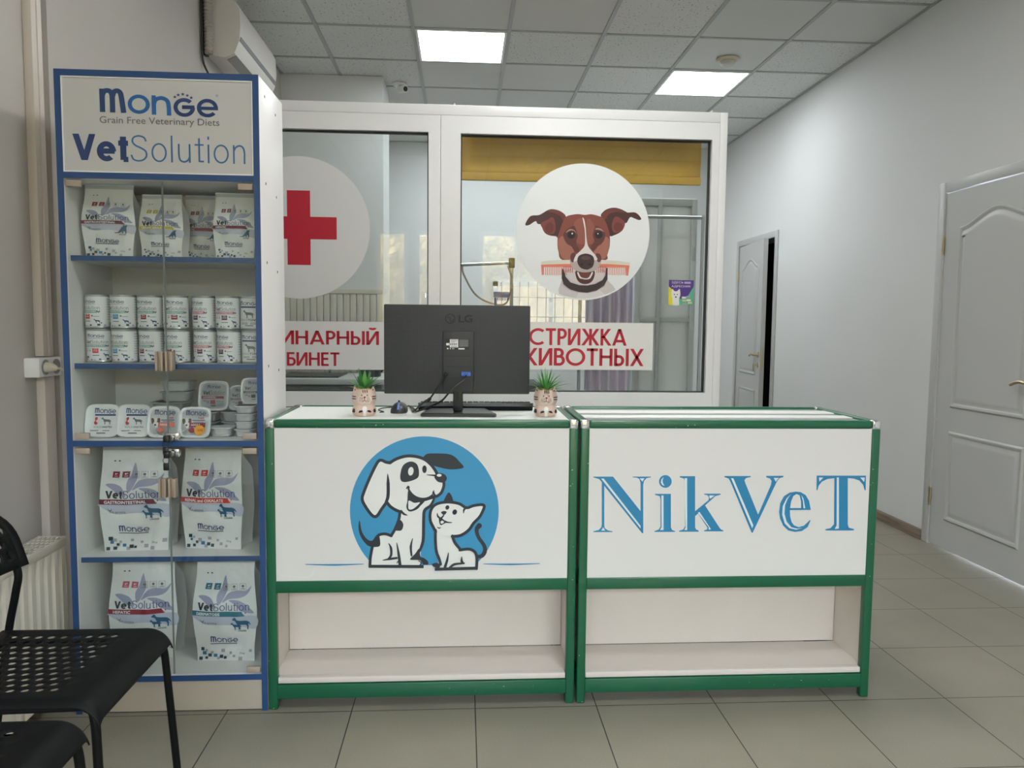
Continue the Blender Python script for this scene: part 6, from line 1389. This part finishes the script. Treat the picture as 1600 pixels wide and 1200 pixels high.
def make_chair(label):
    """Black steel chair, facing +x; origin on the floor under the seat."""
    r = thing('metal_chair', label, 'chair', (0, 0, 0), 'black chairs along the radiator wall')
    def edge(d, R):                        # distance along the sheet -> (out, down) round a fold of radius R
        a_ = min(max(d, 0) / R, 1.35); return (R * math.sin(a_), R * (1 - math.cos(a_)))
    def seat_pt(s, t):                     # s from the rear edge 0..0.43, t across -0.205..0.205
        so, sd = edge(s - 0.335, 0.055); x = -0.19 + min(s, 0.335) + so
        ro, rd = edge(0.012 - s, 0.015); x -= ro - 0 if s < 0.012 else 0
        k = min(abs(t), 0.172); to, td = edge(abs(t) - 0.172, 0.022); y = math.copysign(k + to, t)
        dip = 0.006 * math.cos(PI * min(1, abs(t) / 0.19) / 2) * math.sin(PI * min(1, max(0, s / 0.34)))
        return Vector((x, y, 0.452 - sd - td - dip - rd * 0.0))
    L0, L1, T = 0.022, 0.288, 0.150
    mb = perforated(9, 11, L1 - L0, 2 * T, lambda s, t: seat_pt(L0 + s, -T + t), 0.0092)
    def patch(s0, s1, t0, t1, ns, nt): mb.grid(lambda u, v: seat_pt(s0 + u * (s1 - s0), t0 + v * (t1 - t0)), ns, nt)
    patch(0.0, L0, -T, T, 2, 22); patch(L1, 0.335, -T, T, 2, 22); patch(0.335, 0.412, -T, T, 8, 22)
    for sg in (-1, 1):
        for s0, s1, n in ((0.0, L0, 2), (L0, L1, 18), (L1, 0.335, 2), (0.335, 0.412, 8)): patch(s0, s1, sg * T, sg * 0.172, n, 2); patch(s0, s1, sg * 0.172, sg * 0.2, n, 6)
    o = mb.build('seat', M_BLACK, r, 50, weld=True); m_ = o.modifiers.new('sheet', 'SOLIDIFY'); m_.thickness = 0.003; m_.offset = 0
    def back_pt(s, t):                     # s across, t up
        z = 0.612 + t; h = 0.200 * (1 - 0.40 * max(0.0, (t / 0.165 - 0.3) / 0.7) ** 2.6); y = s / 0.192 * h
        return Vector((-0.148 - 0.30 * t - 0.022 * (1 - (y / 0.192) ** 2), y, z))
    mb = perforated(9, 4, 0.342, 0.120, lambda s, t: back_pt(s - 0.171, t + 0.022), 0.0112)
    for s0, s1, t0, t1, ns, nt in ((-0.171, 0.171, 0.0, 0.022, 18, 1), (-0.171, 0.171, 0.142, 0.165, 18, 2), (-0.192, -0.171, 0, 0.165, 2, 10), (0.171, 0.192, 0, 0.165, 2, 10)): mb.grid(lambda u, v: back_pt(s0 + u * (s1 - s0), t0 + v * (t1 - t0)), ns, nt)
    o = mb.build('backrest', M_BLACK, r, 50, weld=True); m_ = o.modifiers.new('sheet', 'SOLIDIFY'); m_.thickness = 0.003; m_.offset = 0
    for sg in (-1, 1):
        mb = MB(); mb.tube(catmull3([(0.205, sg * 0.20, 0.0), (0.20, sg * 0.196, 0.10), (0.188, sg * 0.182, 0.33), (0.183, sg * 0.177, 0.398), (0.172, sg * 0.168, 0.432)], 5), 0.0092, 12); mb.build('leg', M_BLACK, r)
        mb = MB(); mb.tube(catmull3([(-0.268, sg * 0.196, 0.0), (-0.245, sg * 0.19, 0.12), (-0.196, sg * 0.183, 0.42), (-0.168, sg * 0.178, 0.545), (-0.158, sg * 0.174, 0.60), (-0.176, sg * 0.168, 0.66), (-0.196, sg * 0.150, 0.71)], 5), 0.0092, 12); mb.build('leg', M_BLACK, r)
        mb = MB(); mb.tube([(-0.192, sg * 0.176, 0.423), (0.168, sg * 0.166, 0.426)], 0.007, 10); mb.build('side_rail', M_BLACK, r)
    mb = MB(); mb.tube([(-0.198, -0.181, 0.415), (-0.198, 0.181, 0.415)], 0.007, 10); mb.build('rear_rail', M_BLACK, r)
    return r
ch = make_chair('black perforated steel chair next to the display cabinet'); ch.location = (-0.928, 1.717, 0)
c2_ = copy_tree(ch); c2_.location = (-0.920, 1.272, 0); c2_['label'] = 'black perforated steel chair nearer the corner, only its seat front showing'
